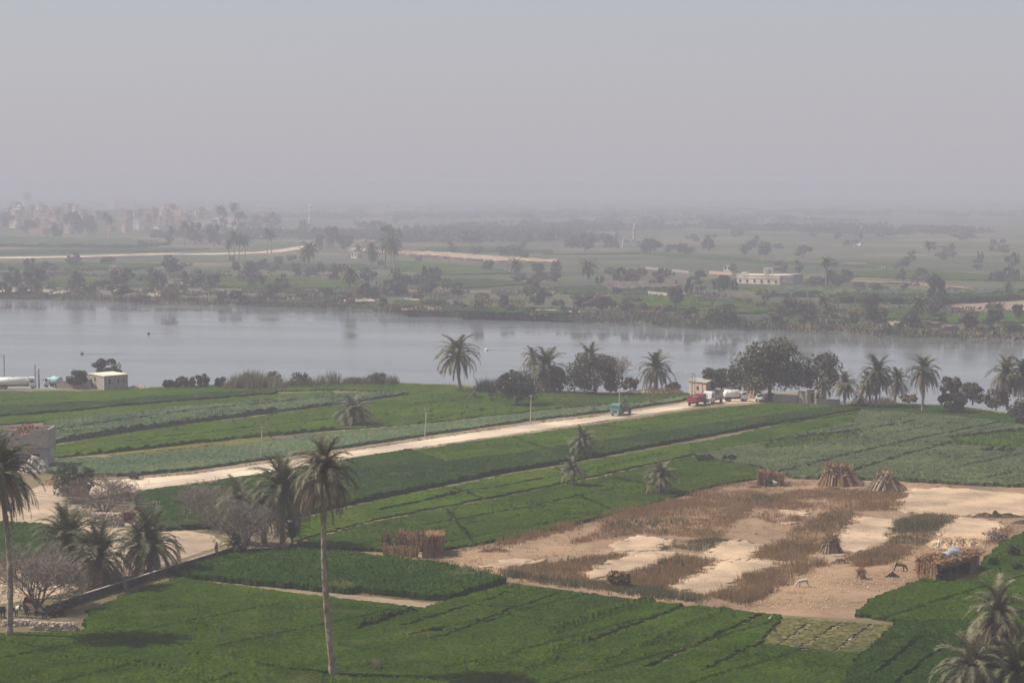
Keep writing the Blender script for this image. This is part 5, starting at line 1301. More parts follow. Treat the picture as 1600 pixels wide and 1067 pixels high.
# ---- irrigation canal lip and stone walls
def canal():
    pts = [G(*p) for p in ((70, 962), (110, 947), (160, 931), (220, 912), (290, 889), (340, 873), (378, 862), (440, 859))]
    r = empty('canal_lip', pts[0]); tag(r, 'concrete irrigation canal edge, shade painted into its dark face, with a pale top lip', 'canal wall')
    q = [(p.x - pts[0].x, p.y - pts[0].y) for p in pts]
    for i in range(len(q) - 1):
        a, b = Vector(q[i]), Vector(q[i + 1]); n = Vector((-(b - a).y, (b - a).x)).normalized(); n = n if n.y > 0 else -n
        g = (b - a).normalized() * .02; H = .95 if i < 6 else .3
        foot([tuple(a + g), tuple(b - g), tuple(b - g + n * .45), tuple(a + g + n * .45)], -.1, H).build('wall', 'shaded_concrete', r)
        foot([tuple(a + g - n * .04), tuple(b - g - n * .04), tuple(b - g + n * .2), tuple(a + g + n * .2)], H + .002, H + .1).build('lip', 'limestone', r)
        foot([tuple(a + g + n * .46), tuple(b - g + n * .46), tuple(b - g + n * 3.2), tuple(a + g + n * 3.2)], -.1, 0, ztop=[H * .85, H * .85, .04, .04]).build('bank', 'verge', r)
    p = empty('gnarled_post', G(338, 874)); tag(p, 'gnarled brown stump post at the canal lip', 'post')
    MB().tube([(0, 0, -.1), (.08, 0, .9), (-.05, 0, 1.7), (.1, 0, 2.4)], [.28, .2, .22, .12], 7, jit=.15).build('stump', 'bark', p)
    MB().tube([(0, 0, 1.5), (.35, 0, 2.1)], [.1, .05], 5).build('snag', 'bark', p)
canal()
def stones(label, cx, cy, ang, L, D, H, n, size, mat='stone_rubble', name='stone_wall', cat='wall', core=True, slump=.25):
    """dry-stone work: loose stones of uneven size packed on a core"""
    r = empty(name, G(cx, cy), ang); tag(r, label, cat)
    if core: MB().box((0, 0, H * .42), (L * .94, D * .7, H * .9), taper=(.95, .8)).build('core', mat, r)
    base = np.array([(-1, -1, -1), (1, -1, -1), (1, 1, -1), (-1, 1, -1), (-1, -1, 1), (1, -1, 1), (1, 1, 1), (-1, 1, 1)]) * .5
    F = np.array([(3, 2, 1, 0), (4, 5, 6, 7), (0, 1, 5, 4), (1, 2, 6, 5), (2, 3, 7, 6), (3, 0, 4, 7)])
    rr = np.random.default_rng(n); V = []; Q = []
    for i in range(n):
        s = size * rr.uniform(.5, 1.3) * np.array([rr.uniform(.8, 1.5), rr.uniform(.7, 1.2), rr.uniform(.6, 1)])
        v = base * s + rr.normal(0, .12, (8, 3)) * s
        a = rr.uniform(0, 6.28); c_, s_ = math.cos(a), math.sin(a); v[:, :2] = v[:, :2] @ np.array([[c_, s_], [-s_, c_]])
        t = rr.uniform(-.5, .5); face = rr.integers(0, 3)
        z = H * rr.random() if face < 2 else H
        y = (-.5, .5, rr.uniform(-.5, .5))[face] * D * (1 - slump * z / H)
        if i % 9 == 0: y *= 1.7; z = .1
        V.append(v + np.array([t * L, y, z + (0 if core else rr.random() * .1)])); Q.append(F + 8 * i)
    o = link('stones', np_mesh('stones', np.concatenate(V), quads=np.concatenate(Q)), mat, r); o['kind'] = 'stuff'
    return r
stones('thick pale rubble-stone wall block by the yard', 168, 822, R(-8), 4.4, 1.6, 1.9, 420, .26)
stones('brown tumbled rubble wall beyond the pale block', 206, 815, R(25), 3.6, 1.6, 1.5, 220, .3, 'red_rubble')
stones('tumbled stones under the pinkish leafless tree', 132, 806, R(-15), 4.0, 2.2, 1.0, 200, .32, 'stone_rubble')
stones('low stone wall curving past the cows', 85, 984, R(-8), 5.4, .7, .8, 260, .24)
stones('crumbled end of the low stone wall near the cut palm', 30, 976, R(6), 3.6, 1.2, .5, 150, .24)

# ---- straw shelters and stalk stacks
def stalk_strip(name, p, q, h, thick, parent, mat='stalk', dens=16, hv=.25, lean=.16, base=0.0, core=True, corem='thatch'):
    p, q = Vector(p), Vector(q); L = (q - p).length; d = (q - p).normalized(); n = Vector((-d.y, d.x))
    if core:
        foot([tuple(p - n * thick * .3), tuple(q - n * thick * .3), tuple(q + n * thick * .3), tuple(p + n * thick * .3)], base - .05, base + h * .88).build(name, corem, parent)
    b = MB()
    for i in range(int(L * dens * 2)):
        t = random.random(); o = p + d * (t * L) + n * random.choice((-1, 1)) * thick * random.uniform(.32, .55)
        H = h * random.uniform(1 - hv, 1 + hv * .6)
        e = Vector((o.x + d.x * random.gauss(0, lean) * H * .6 + n.x * random.gauss(0, .06), o.y + d.y * random.gauss(0, lean) * H * .6 + n.y * random.gauss(0, .06), base + H))
        w = d * random.uniform(.03, .07)
        b.poly([(o.x - w.x, o.y - w.y, base - .05), (o.x + w.x, o.y + w.y, base - .05), (e.x + w.x * 1.6, e.y + w.y * 1.6, e.z), (e.x - w.x * 1.6, e.y - w.y * 1.6, e.z)])
        if random.random() < .5:   # dry leaf hanging off the stalk
            z = random.uniform(.35, 1) * H; m = Vector((o.x, o.y, base + z)); a = random.uniform(0, 6.28)
            b.poly([m, m + Vector((math.cos(a) * .3, math.sin(a) * .3, .12)), m + Vector((math.cos(a) * .55, math.sin(a) * .55, -.15))])
    o = b.build('stalks', mat, parent); o['kind'] = 'stuff'
    return o
def reed_pen():
    r = empty('straw_pen', G(652, 872)); tag(r, 'roofless brown straw pen at the corner of the dry plots', 'straw pen')
    P = lambda x, y: rel(r, x, y)
    stalk_strip('front_wall', P(601, 866), P(651, 872), 1.35, .5, r, hv=.4, lean=.25)
    stalk_strip('side_wall', P(600, 865), P(606, 853), 2.2, .45, r, hv=.35, lean=.25)
    stalk_strip('back_wall', P(621, 855), P(660, 858), 2.3, .45, r, hv=.3, lean=.25)
    foot([P(661, 872), P(692, 868), P(692, 859), P(664, 859)], -.05, 2.45).build('straw_block', 'thatch', r)
    stalk_strip('block_edge', P(661, 872.3), P(692.5, 868.3), 2.75, .2, r, hv=.12, core=False, dens=20)
    stalk_strip('block_edge', P(660.6, 872), P(663.6, 859), 2.75, .2, r, hv=.12, core=False, dens=20)
    b = MB()
    for _ in range(900):
        t, u = random.random(), random.random(); a = Vector(P(661, 872)).lerp(Vector(P(692, 868)), t); c = Vector(P(664, 859)).lerp(Vector(P(692, 859)), t); m = a.lerp(c, u); g = random.uniform(0, 6.28); l = random.uniform(.25, .6)
        z = 2.45 + random.uniform(0, .25); w = Vector((-math.sin(g), math.cos(g), 0)) * .04; e = Vector((math.cos(g) * l, math.sin(g) * l, random.uniform(0, .25))); m = Vector((m.x, m.y, z)); b.poly([m - w, m + w, m + e + w, m + e - w])
    o = b.build('loose_straw', 'stalk', r); o['kind'] = 'stuff'
reed_pen()
def straw_hut():
    r = empty('straw_hut', G(1464, 911)); tag(r, 'shaded straw hut with a grey tarp on its roof', 'hut')
    P = lambda x, y: Vector(rel(r, x, y)); A, B, C = P(1464, 911.5), P(1434, 903), P(1527, 894); D = B + C; H = 2.5
    stalk_strip('side_wall', A, B, H * 1.02, .4, r, dens=22)
    stalk_strip('back_wall', B, D, H * .95, .35, r, dens=10)
    stalk_strip('end_wall', C, D, H * .95, .35, r, dens=10)
    stalk_strip('front_wall', A.lerp(C, .8), C, H * .95, .3, r, dens=14, mat='grey_stalk')
    for t in (.04, .33, .5): p = A.lerp(C, t); MB().tube([(p.x, p.y, -.1), (p.x + .05, p.y, H)], .07, 6).build('post', 'bark', r)
    foot([tuple(A), tuple(C), tuple(D), tuple(B)], H * .92, H * 1.02).build('roof', 'thatch', r)
    b = MB()
    for _ in range(2600):
        t, u = random.uniform(-.03, 1.03), random.uniform(-.06, 1.06); m = A + C * t + B * u; g = random.uniform(0, 6.28); l = random.uniform(.3, .9)
        z = H + .05 + .5 * random.random() * math.sin(math.pi * min(1, max(0, u))) + (.35 if u > .6 and t < .3 else 0); w = Vector((-math.sin(g), math.cos(g), 0)) * .05; e = Vector((math.cos(g) * l, math.sin(g) * l, random.uniform(-.25, .25))); m = Vector((m.x, m.y, z)); b.poly([m - w, m + w, m + e + w, m + e - w])
    for _ in range(500):      # fringe hanging over the dark front
        t = random.random(); m = A.lerp(C, t); d = Vector((C.y, -C.x)).normalized() * random.uniform(.05, .25); l = random.uniform(.3, .8); m = Vector((m.x + d.x, m.y + d.y, H)); w = Vector((C.x, C.y, 0)).normalized() * .05; b.poly([m - w, m + w, m + Vector((0, 0, -l)) + w, m + Vector((0, 0, -l)) - w])
    o = b.build('loose_straw', 'stalk', r); o['kind'] = 'stuff'
    t0 = MB(); n = 7
    for i in range(n):
        for j in range(n):
            m = A + C * (.38 + .5 * i / (n - 1)) + B * (.2 + .6 * j / (n - 1)); t0.v.append((m.x, m.y, H + .62 + .3 * math.sin(i * .9) * math.sin(j * .8) + random.uniform(-.05, .05) - .5 * (i == n - 1 or j == 0)))
    t0.f = [(i * n + j, (i + 1) * n + j, (i + 1) * n + j + 1, i * n + j + 1) for i in range(n - 1) for j in range(n - 1)]
    o = t0.build('tarp', 'grey_tarp', r, True); s = o.modifiers.new('thickness', 'SOLIDIFY'); s.thickness = .03
    p = C.lerp(D, .1); MB().tube([(p.x, p.y, 0), (p.x + .2, p.y, H + 1.0)], .05, 5).build('pole', 'grey_twig', r)
straw_hut()
def bundle_mesh(seed, mat, n=13, leafy=16):
    random.seed(seed); b = MB()
    for i in range(n):
        a = random.uniform(0, 6.28); q = random.uniform(.03, .16)
        b.tube([(math.cos(a) * q * 1.3, math.sin(a) * q * 1.3, 0), (math.cos(a) * q * .8, math.sin(a) * q * .8, .62), (math.cos(a + .2) * q * 2.1, math.sin(a + .2) * q * 2.1, random.uniform(.9, 1.06))], [.026, .022, .012], 3, cap=False)
    for i in range(leafy):
        a = random.uniform(0, 6.28); z = random.uniform(.45, 1.0); m = Vector((math.cos(a) * .14, math.sin(a) * .14, z)); e = Vector((math.cos(a + .5) * .3, math.sin(a + .5) * .3, random.uniform(-.12, .1)))
        b.poly([m - Vector((0, 0, .03)), m + Vector((0, 0, .03)), m + e])
    me = b.mesh('stalk_bundle'); me.materials.append(MATS[mat]); return me
BND = [bundle_mesh(s, 'stack_stalk') for s in (1, 2, 3)]; BNDG = [bundle_mesh(s, 'grey_stalk') for s in (4, 5, 6)]
def stack(label, cx, cy, W, H, D, n, ridge, seed, sets, core='thatch', skew=0.0, name='stalk_stack'):
    """maize stalk bundles leant together into a tent"""
    random.seed(seed); k = ppm(cy); W, H = W / k, H / k
    r = empty(name, G(cx, cy)); tag(r, label, 'stalk stack')
    c = MB(); m = 14
    for lev, s in ((0, .8), (.55, .5), (.85, .25)):
        for i in range(m):
            a = 2 * math.pi * i / m; c.v.append((math.cos(a) * W / 2 * (s * (1 - ridge) + ridge * (.6 + .4 * s)) + skew * lev, math.sin(a) * D / 2 * s, H * lev))
    for l in range(2):
        for i in range(m): c.f.append((l * m + i, l * m + (i + 1) % m, (l + 1) * m + (i + 1) % m, (l + 1) * m + i))
    c.f.append(tuple(range(2 * m, 3 * m))); c.build('core', core, r)
    for i in range(n):
        a = 2 * math.pi * (i + random.uniform(-.3, .3)) / n * (1 if i < n else 1); q = random.uniform(.86, 1.04)
        if i % 3 == 2: q *= .62
        bx, by = math.cos(a) * W / 2 * q, math.sin(a) * D / 2 * q
        t = Vector((bx * ridge * .8 + skew * .8 + random.uniform(-.35, .35), by * .06 + random.uniform(-.25, .25), H * random.uniform(.82, 1.06)))
        if ridge > .3: t.z *= .86 + .2 * math.cos((bx / W) * 2.4 + .5)
        p = Vector((bx, by, -.04)); d = t - p
        o = link('stalk_bundle', random.choice(sets), None, r, p); L = d.length
        o.rotation_mode = 'QUATERNION'; o.rotation_quaternion = d.to_track_quat('Z', 'Y'); s = random.uniform(1.3, 2.3) * min(1.4, max(.8, W / 5)); o.scale = (s, s * random.uniform(.8, 1.2), L * random.uniform(.92, 1.14))
stack('largest stalk stack, two-humped, at the edge of the clover', 1313, 758, 70, 31, 4.2, 44, .55, 1, BND, skew=-.5)
stack('cone-shaped stalk stack beside the largest one', 1383, 766, 62, 27, 5.4, 34, .15, 2, BNDG)
stack('small splayed stalk heap at the foot of the sand bed', 1299, 864, 38, 26, 2.6, 24, .25, 3, BNDG + BND[:1])
stack('little upright tuft of stalks on the straw yard', 1346, 904, 14, 16, 1.0, 9, .3, 4, BND)
def stalk_screen():
    r = empty('stalk_screen', G(1203, 759)); tag(r, 'row of upright stalk bundles behind the black and white cow', 'stalk screen')
    random.seed(8); k = ppm(759)
    for i in range(20):
        x = (1184 + i * 2.05 - 1203) / k + random.uniform(-.1, .1); o = link('stalk_bundle', random.choice(BND), None, r, (x, random.uniform(-.3, .5), -.04)); o.rotation_euler = (random.uniform(-.1, .1), random.uniform(-.12, .12), random.uniform(0, 6)); h = random.uniform(2.3, 2.9) * (1 if i < 11 else .88); o.scale = (1.6, 1.6, h)
    MB().box((-2.1, .3, .9), (.08, .08, 2.0)).build('post', 'pole_wood', r); MB().box((0, .45, 1.9), (3.9, .08, .12)).build('binding', 'pole_wood', r)
stalk_screen()
for l, cx, cy, w, d, h, m, nm, cat in (('black heap of ash on the straw yard', 1394, 901, 2.3, 1.3, .45, 'black_heap', 'ash_heap', 'heap'), ('long dark manure row behind the pale sand bed', 1555, 808, 9.5, 1.7, .75, 'manure', 'manure_row', 'heap'), ('second manure row cut by the picture edge', 1606, 818, 6, 1.6, .6, 'manure', 'manure_row', 'heap'), ('reddish brush pile beside the straw yard', 1312, 880, 3.2, 1.6, .5, 'thatch', 'brush_pile', 'heap'),
                            ('broad straw mound behind the shaded hut', 1492, 852, 8.5, 7.0, 1.0, 'straw_mound', 'straw_mound', 'heap'), ('dark dung pile beside the stalk screen', 1181, 762, 2.6, 1.2, .4, 'manure', 'dung_pile', 'heap'), ('flattened bale of stalks by the straw pen track', 772, 862, 5.0, 1.6, .55, 'thatch', 'stalk_pile', 'heap')):
    if m == 'straw_mound' and m not in MATS: mat_noise('straw_mound', [(0.30, 0.20, 0.11), (0.50, 0.36, 0.22), (0.38, 0.25, 0.14)], 2.5, .5, bmp=.9, bdist=.12)
    o = link(nm, heap_mesh(nm, w, d, h, 26, int(cx), .35), m, None, G(cx, cy)); tag(o, l, cat)

# ================================================================ VEHICLES
def wheel_mesh(r, w):
    b = MB(); n = 14
    b.tube([(0, -w / 2, 0), (0, -w / 2, 0), (0, w / 2, 0), (0, w / 2, 0)], [r * .8, r, r, r * .8], n); t = b.mesh('tyre'); t.materials.append(MATS['rubber'])
    b = MB(); b.tube([(0, -w / 2 - .02, 0), (0, w / 2 + .02, 0)], r * .48, 10); q = b.mesh('rim'); q.materials.append(MATS['grey_steel']); return t, q
WH = {}
def wheels(root, xs, track, r=.5, w=.3):
    if (r, w) not in WH: WH[(r, w)] = wheel_mesh(r, w)
    for x in xs:
        for s in (-1, 1):
            t = link('wheel', WH[(r, w)][0], None, root, (x, s * track / 2, r)); link('rim', WH[(r, w)][1], None, t)
def truck(label, px, py, heading, cab, body, kind, L=6.5, W=2.3, nose=0.0, cat='truck', H=2.55):
    """faces +x; cab over the front axle, bed or tank behind"""
    root = empty(kind + '_truck' if cat == 'truck' else kind, G(px, py), heading); tag(root, label, cat)
    f = L / 2
    MB().box((0, 0, .72), (L - .3, .9, .25)).build('chassis', 'dark_steel', root)
    c = MB(); zb, zt = .62, H
    c.prism([(f - nose - 1.75, zb), (f - nose, zb), (f - nose + .02, zb + .85), (f - nose - .28, zt - .08), (f - nose - .45, zt), (f - nose - 1.75, zt)], -W / 2, W / 2)
    if nose: c.prism([(f - nose - .02, zb), (f, zb), (f, zb + .55), (f - .15, zb + .72), (f - nose - .02, zb + .86)], -W / 2 * .88, W / 2 * .88)
    cabo = bevel(c.build('cab', cab, root), .07)
    sl = (.30) / (zt - .08 - zb - .85)
    rot = Matrix.Rotation(-math.atan(sl), 3, 'Y')
    MB().box((f - nose - .12, 0, zb + 1.28), (.06, W * .84, .62), rot).build('windscreen', 'glass', cabo)
    for s in (-1, 1):
        MB().box((f - nose - .95, s * (W / 2 + .012), zb + 1.3), (.85, .04, .52)).build('side_window', 'glass', cabo)
        MB().box((f + .012, s * W * .36, zb + .36), (.05, .26, .2)).build('headlight', 'lamp_glass', root)
        MB().box((f - nose - .15, s * (W / 2 + .2), zb + 1.25), (.08, .2, .4)).build('mirror', 'dark_steel', cabo)
    MB().box((f + .03, 0, zb - .05), (.14, W * .95, .24)).build('bumper', 'grey_steel', root)
    MB().box((f + .015, 0, zb + .38), (.04, W * .45, .3)).build('grille', 'dark_steel', root)
    x0, x1 = -f, f - nose - 1.9; xm, ln = (x0 + x1) / 2, x1 - x0
    if kind in ('flatbed', 'tipper'):
        sh = .55 if kind == 'flatbed' else 1.15
        bd = MB().box((xm, 0, 1.0), (ln, W * 1.02, .14)).build('bed', body, root)
        for s in (-1, 1): MB().box((xm, s * W * .5, 1.07 + sh / 2), (ln, .07, sh)).build('side_panel', body, bd)
        MB().box((x0 + .05, 0, 1.072 + sh / 2), (.07, W * .96, sh)).build('tailgate', body, bd); MB().box((x1 - .05, 0, 1.072 + sh / 2 + .1), (.07, W * .96, sh + .2)).build('headboard', body, bd)
        for i in range(5):
            for s in (-1, 1): MB().box((x0 + .3 + i * (ln - .6) / 4, s * (W * .5 + .055), 1.07 + sh / 2), (.09, .05, sh)).build('rib', body, bd)
            MB().box((x0 - .005, (i - 2) * W * .2, 1.07 + sh / 2), (.06, .08, sh)).build('rib', body, bd)
        if kind == 'tipper': o = link('load', heap_mesh('load', ln * .95, W * .95, .55, 14, 3, .2, 1.6), 'rust_brown' if 'red' in body else 'pale_sand', root, (xm, 0, 1.07 + sh * .72))
    else:
        b = MB(); pts = [(x0, 0, 1.75), (x0 + .25, 0, 1.75), (x1 - .25, 0, 1.75), (x1, 0, 1.75)]; b.tube(pts, [W * .32, W * .46, W * .46, W * .32], 18); t = b.build('tank', body, root, True)
        for i in range(4): MB().tube([(x0 + .5 + i * (ln - 1) / 3, 0, 1.75), (x0 + .62 + i * (ln - 1) / 3, 0, 1.75)], W * .475, 18).build('hoop', body, t)
        MB().tube([(xm, 0, 1.75 + W * .44), (xm, 0, 1.95 + W * .44)], .3, 10).build('hatch', 'grey_steel', t); MB().box((xm, 0, 1.0), (ln, W * .7, .25)).build('cradle', 'dark_steel', root)
    wheels(root, (f - nose - .75, -f + 1.0) if L < 7.5 else (f - nose - .75, -f + 1.0, -f + 2.15), W * .84, .48)
    return root
truck('teal flatbed truck driving along the dusty road', 971, 648, DIR_A + math.pi + R(8), 'teal_paint', 'dark_steel', 'flatbed', 6.4, 2.2, H=2.7)
truck('red tipper truck seen from its tailgate', 1089, 633, DIR_A + R(12), 'rust_brown', 'red_paint', 'tipper', 6.4, 2.3)
truck('white snub-nosed lorry facing the road beside the red tipper', 1113, 630, DIR_A + math.pi + R(4), 'white_paint', 'grey_steel', 'flatbed', 6.8, 2.35, nose=.9, H=2.9)
truck('white tank truck parked by the field edge', 1149, 627, R(12), 'white_paint', 'white_paint', 'tanker', 5.6, 2.2, H=2.2)
truck('long white tanker lorry at the riverside edge', 26, 607, R(8), 'white_paint', 'white_paint', 'tanker', 9.6, 2.5, H=2.8)
truck('pale cyan covered truck beside the leaning tree', 84, 605, R(150), 'white_paint', 'pale_cyan', 'tanker', 4.6, 2.4, H=2.3)
def car(label, px, py, heading, paint, pickup=False, name='car'):
    root = empty(name, G(px, py), heading); tag(root, label, 'pickup' if pickup else 'car')
    b = MB()
    prof = [(-2.3, .45), (2.3, .45), (2.35, .8), (2.2, .98), (1.25, 1.08), (.55, 1.72), (-.6, 1.74), (-.85, 1.12 if pickup else 1.3), (-2.3, 1.1)] if pickup else [(-2.2, .4), (2.2, .4), (2.25, .75), (2.1, .92), (1.1, 1.0), (.45, 1.5), (-1.2, 1.5), (-1.9, 1.05), (-2.2, .95)]
    b.prism(prof, -.88, .88); o = bevel(b.build('body', paint, root), .08)
    for s in (-1, 1): MB().box((-.05, s * .885, 1.33), (1.0, .04, .36)).build('side_window', 'glass', o)
    MB().box((.9, 0, 1.4 if pickup else 1.27), (.05, 1.5, .62), Matrix.Rotation(R(-47), 3, 'Y')).build('windscreen', 'glass', o)
    for s in (-1, 1): MB().box((2.33, s * .62, .78), (.06, .3, .16)).build('headlight', 'lamp_glass', root)
    MB().box((2.36, 0, .52), (.1, 1.6, .2)).build('bumper', 'dark_steel', root)
    if pickup: MB().box((-1.6, 0, 1.13), (1.2, 1.4, .06)).build('bed', 'dark_steel', o)
    wheels(root, (1.4, -1.4), 1.6, .36, .24)
car('white pickup parked under the large tree', 1189, 627, DIR_A + math.pi + R(20), 'white_paint', True, 'pickup')
car('yellow car half hidden by the yard wall', 1206, 624, R(-10), 'yellow_paint')
car('dark car behind the long white tanker lorry', -2, 605, R(5), 'dark_steel')
car('white pickup on the sand slope behind the large tree', 1172, 619, R(-30), 'white_paint', True, 'pickup')

# ================================================================ POLES
def pole(label, px, py, h, arm=1.4, lean=0.0, lamp=False, r=.13, mat='pole_wood', name='utility_pole'):
    root = empty(name, G(px, py)); H = h / ppm(py); tag(root, label, 'lamp post' if lamp else 'pole')
    MB().tube([(0, 0, -.2), (lean * .5, 0, H * .5), (lean, 0, H)], [r * 1.15, r, r * .75], 8).build('post', mat, root)
    if lamp:
        MB().tube([(lean, 0, H - .3), (lean - .6, 0, H + .1), (lean - 1.5, 0, H + .15)], [.06, .05, .04], 6).build('bracket', 'grey_steel', root)
        MB().box((lean - 1.8, 0, H + .12), (.9, .35, .2), taper=(.7, .7)).build('lamp_head', 'white_paint', root)
    elif arm:
        a = MB().box((lean, 0, H - .35), (arm, .1, .12)).build('crossarm', 'dark_steel', root)
        for i in (-1, 0, 1): MB().tube([(lean + i * arm * .45, 0, H - .29), (lean + i * arm * .45, 0, H - .02)], [.05, .07], 6).build('insulator', 'lamp_glass', a)
    return root
pole('white wooden roadside pole near the crown of the tall lone palm', 408, 716, 50, .7, lean=.25)
pole('white roadside pole in the middle of the road stretch', 664, 683, 45, .8, lean=.3)
pole('roadside pole between the middle one and the teal truck', 829, 663, 46, .5, lean=.1)
pole('tall thin pole directly behind the teal truck', 968, 640, 38, .5)
pole('pole in front of the pink hut', 1081, 622, 40, 0, r=.16)
lp = pole('street lamp on a tall post beside the pink hut', 1085.5, 619, 36, 0, lamp=True)
pole('tall lamp post over the long white tanker lorry', 7, 606, 52, 0, lamp=True, r=.17, mat='grey_steel')
pole('taller post of the riverside frame', 55, 605, 36, 0, r=.2, mat='grey_steel')
pole('shorter post of the riverside frame', 61, 605, 29, 0, r=.2, mat='grey_steel')
pole('white pole with a crossarm behind the dark track palm', 245, 826, 44, 1.0, r=.11)
def sign_board():
    g = G(55, 605); r = empty('hanging_board', g); tag(r, 'white tilted board slung between the two riverside posts', 'board')
    MB().box((.45, -.25, 3.9), (1.3, .08, .38), Matrix.Rotation(R(28), 3, 'Y')).build('board', 'white_paint', r)
sign_board()
def wires():
    p = G(245, 826); k = ppm(826); H = 44 / k - .35
    e = G(-30, 800)
    for i, dz in enumerate((0, -.4)):
        b = MB(); pts = []
        for j in range(17):
            t = j / 16; q = p.lerp(e, t); pts.append((q.x, q.y, H + dz + (5.4 - H) * t * .6 - 4 * t * (1 - t) * .7))
        b.tube(pts, .022, 4); tag(b.build('power_line', 'dark_steel'), ('upper' if i == 0 else 'lower') + ' sagging wire from the white crossarm pole toward the yard', 'wire')
wires()
for x, y, l in ((18, 812, 'dark fence post nearest the cut palm by the yard'), (22, 800, 'second dark fence post by the yard track')):
    r = empty('fence_post', G(x, y)); tag(r, l, 'post'); MB().tube([(0, 0, -.1), (.03, 0, 1.4), (0, .03, 2.6)], [.12, .1, .08], 6).build('post', 'bark', r); MB().tube([(0, 0, 2.55), (0, 0, 2.7)], [.1, .03], 6).build('tip', 'bark', r)
def railing():
    r = empty('railing', G(62, 604)); tag(r, 'thin metal railing at the river edge by the posts', 'railing'); 
    for i in range(5): MB().box((i * 1.1, 0, .8), (.06, .06, 1.8)).build('post', 'dark_steel', r)
    for z in (1.0, 1.65): MB().box((2.2, 0, z), (4.5, .05, .05)).build('rail', 'dark_steel', r)
railing()

# ================================================================ ANIMALS
def coat(name, base, patch=None, scale=1.2, thr=.52):
    m, nt, b = nodes_of(name, .85, .1); n = noise(nt, scale, 2, .5, 'Object'); f = noise(nt, 14, 4, .7, 'Object')
    c = ramp(nt, [(thr - .02, base), (thr + .02, patch)], n) if patch else mixc(nt, base, tuple(q * 1.15 for q in base), f)
    c = mixc(nt, c, ramp(nt, [(.3, (.8, .8, .8)), (.7, (1.1, 1.1, 1.1))], f), .6, 'MULTIPLY'); nt.links.new(c, b.inputs['Base Color']); MATS[name] = m
coat('coat_pied', (.035, .032, .03), (.62, .57, .48), .9, .5); coat('coat_white', (.60, .56, .49)); coat('coat_brown', (.12, .07, .045)); coat('coat_dark', (.045, .04, .038)); coat('coat_red', (.16, .075, .045)); coat('coat_pale', (.46, .43, .38))
mat_plain('horn', (.45, .38, .28), .5); mat_plain('hoof', (.04, .035, .03), .6)
def beast(name, label, cat, px, py, heading, h, coatm, graze=True, cow=True):
    """four-legged animal as one skinned surface; withers height h, facing +x"""
    s = h / 1.35; root = empty(name, G(px, py), heading); tag(root, label, cat)
    V = [(-.75, 0, 1.22), (-.25, 0, 1.12), (.3, 0, 1.1), (.72, 0, 1.2)]; rad = [(.27, .30), (.34, .38), (.34, .38), (.26, .33)]
    if not cow: rad = [(a * .8, b * .85) for a, b in rad]
    E = [(0, 1), (1, 2), (2, 3)]
    def add(p, r, to):
        V.append(p); rad.append((r, r)); E.append((to, len(V) - 1)); return len(V) - 1
    if graze: n1 = add((1.02, 0, 1.0), .19, 3); n2 = add((1.22, 0, .62), .15, n1); n3 = add((1.32, 0, .42), .13, n2); n4 = add((1.42, 0, .16), .085, n3); hd = (1.3, 0, .5); up = .05
    else: n1 = add((1.05, 0, 1.42), .19, 3); n2 = add((1.25, 0, 1.62), .15, n1); n3 = add((1.42, 0, 1.62), .13, n2); n4 = add((1.68, 0, 1.46), .085, n3); hd = (1.32, 0, 1.72); up = .1
    for sy in (-1, 1):
        a = add((.72, sy * .17, .86), .12, 3); b = add((.74, sy * .18, .46), .07, a); c = add((.72, sy * .18, .2), .055, b); add((.74, sy * .18, .02), .065, c)      # fore leg, carpus low
        a = add((-.68, sy * .17, .88), .17, 0); b = add((-.58, sy * .18, .66), .10, a); c = add((-.80, sy * .18, .44), .065, b); d = add((-.74, sy * .18, .18), .05, c); add((-.7, sy * .18, .02), .062, d)   # stifle forward, hock back
    me = bpy.data.meshes.new('body'); me.from_pydata([tuple(q * s for q in v) for v in V], E, [])
    o = link('body', me, coatm, root); m = o.modifiers.new('skin', 'SKIN'); m.use_smooth_shade = True
    for i, q in enumerate(me.skin_vertices[0].data): q.radius = (rad[i][0] * s, rad[i][1] * s); q.use_root = (i == 1)
    u = o.modifiers.new('sub', 'SUBSURF'); u.levels = 2; u.render_levels = 2
    for sy in (-1, 1):
        b = MB(); p = Vector(hd) * s; L = .2 if cow else .3
        b.poly([p + Vector((0, sy * .08 * s, 0)), p + Vector((-.07 * s, sy * (.08 + L * .6) * s, .06 * s + (0 if cow else .16 * s))), p + Vector((.05 * s, sy * (.1 + L) * s, .03 * s + (0 if cow else .2 * s))), p + Vector((.07 * s, sy * .1 * s, -.02 * s))]); q = b.build('ear', coatm, root); t = q.modifiers.new('t', 'SOLIDIFY'); t.thickness = .025
        if cow: MB().tube([p + Vector((.0, sy * .07 * s, .08 * s)), p + Vector((.05, sy * .2 * s, .2 * s)), p + Vector((.12, sy * .22 * s, .32 * s))], [.03, .022, .008], 5).build('horn', 'horn', root)
    MB().tube([(-.98 * s, 0, 1.2 * s), (-1.08 * s, 0, .9 * s), (-1.08 * s, .02, .5 * s), (-1.06 * s, 0, .35 * s)], [.035, .025, .02, .04], 5).build('tail', coatm, root)
    return root
beast('cow', 'black and white cow grazing in front of the stalk screen', 'cow', 1204, 763, R(-15), 1.35, 'coat_pied')
beast('donkey', 'pale donkey with lowered head on the bare straw yard', 'donkey', 1256, 917, R(188), 1.0, 'coat_pale', True, False)
beast('donkey', 'white donkey seen from behind near the straw mound', 'donkey', 1465, 860, R(68), 1.1, 'coat_white', False, False)
beast('donkey', 'dark brown donkey feeding beside the straw yard bush', 'donkey', 1405, 892, R(-20), 1.05, 'coat_brown', True, False)
beast('cow', 'white and black cow behind the low stone wall', 'cow', 34, 964, R(160), 1.35, 'coat_pied')
beast('cow', 'reddish brown cow behind the white and black one', 'cow', 46, 952, R(10), 1.35, 'coat_red')
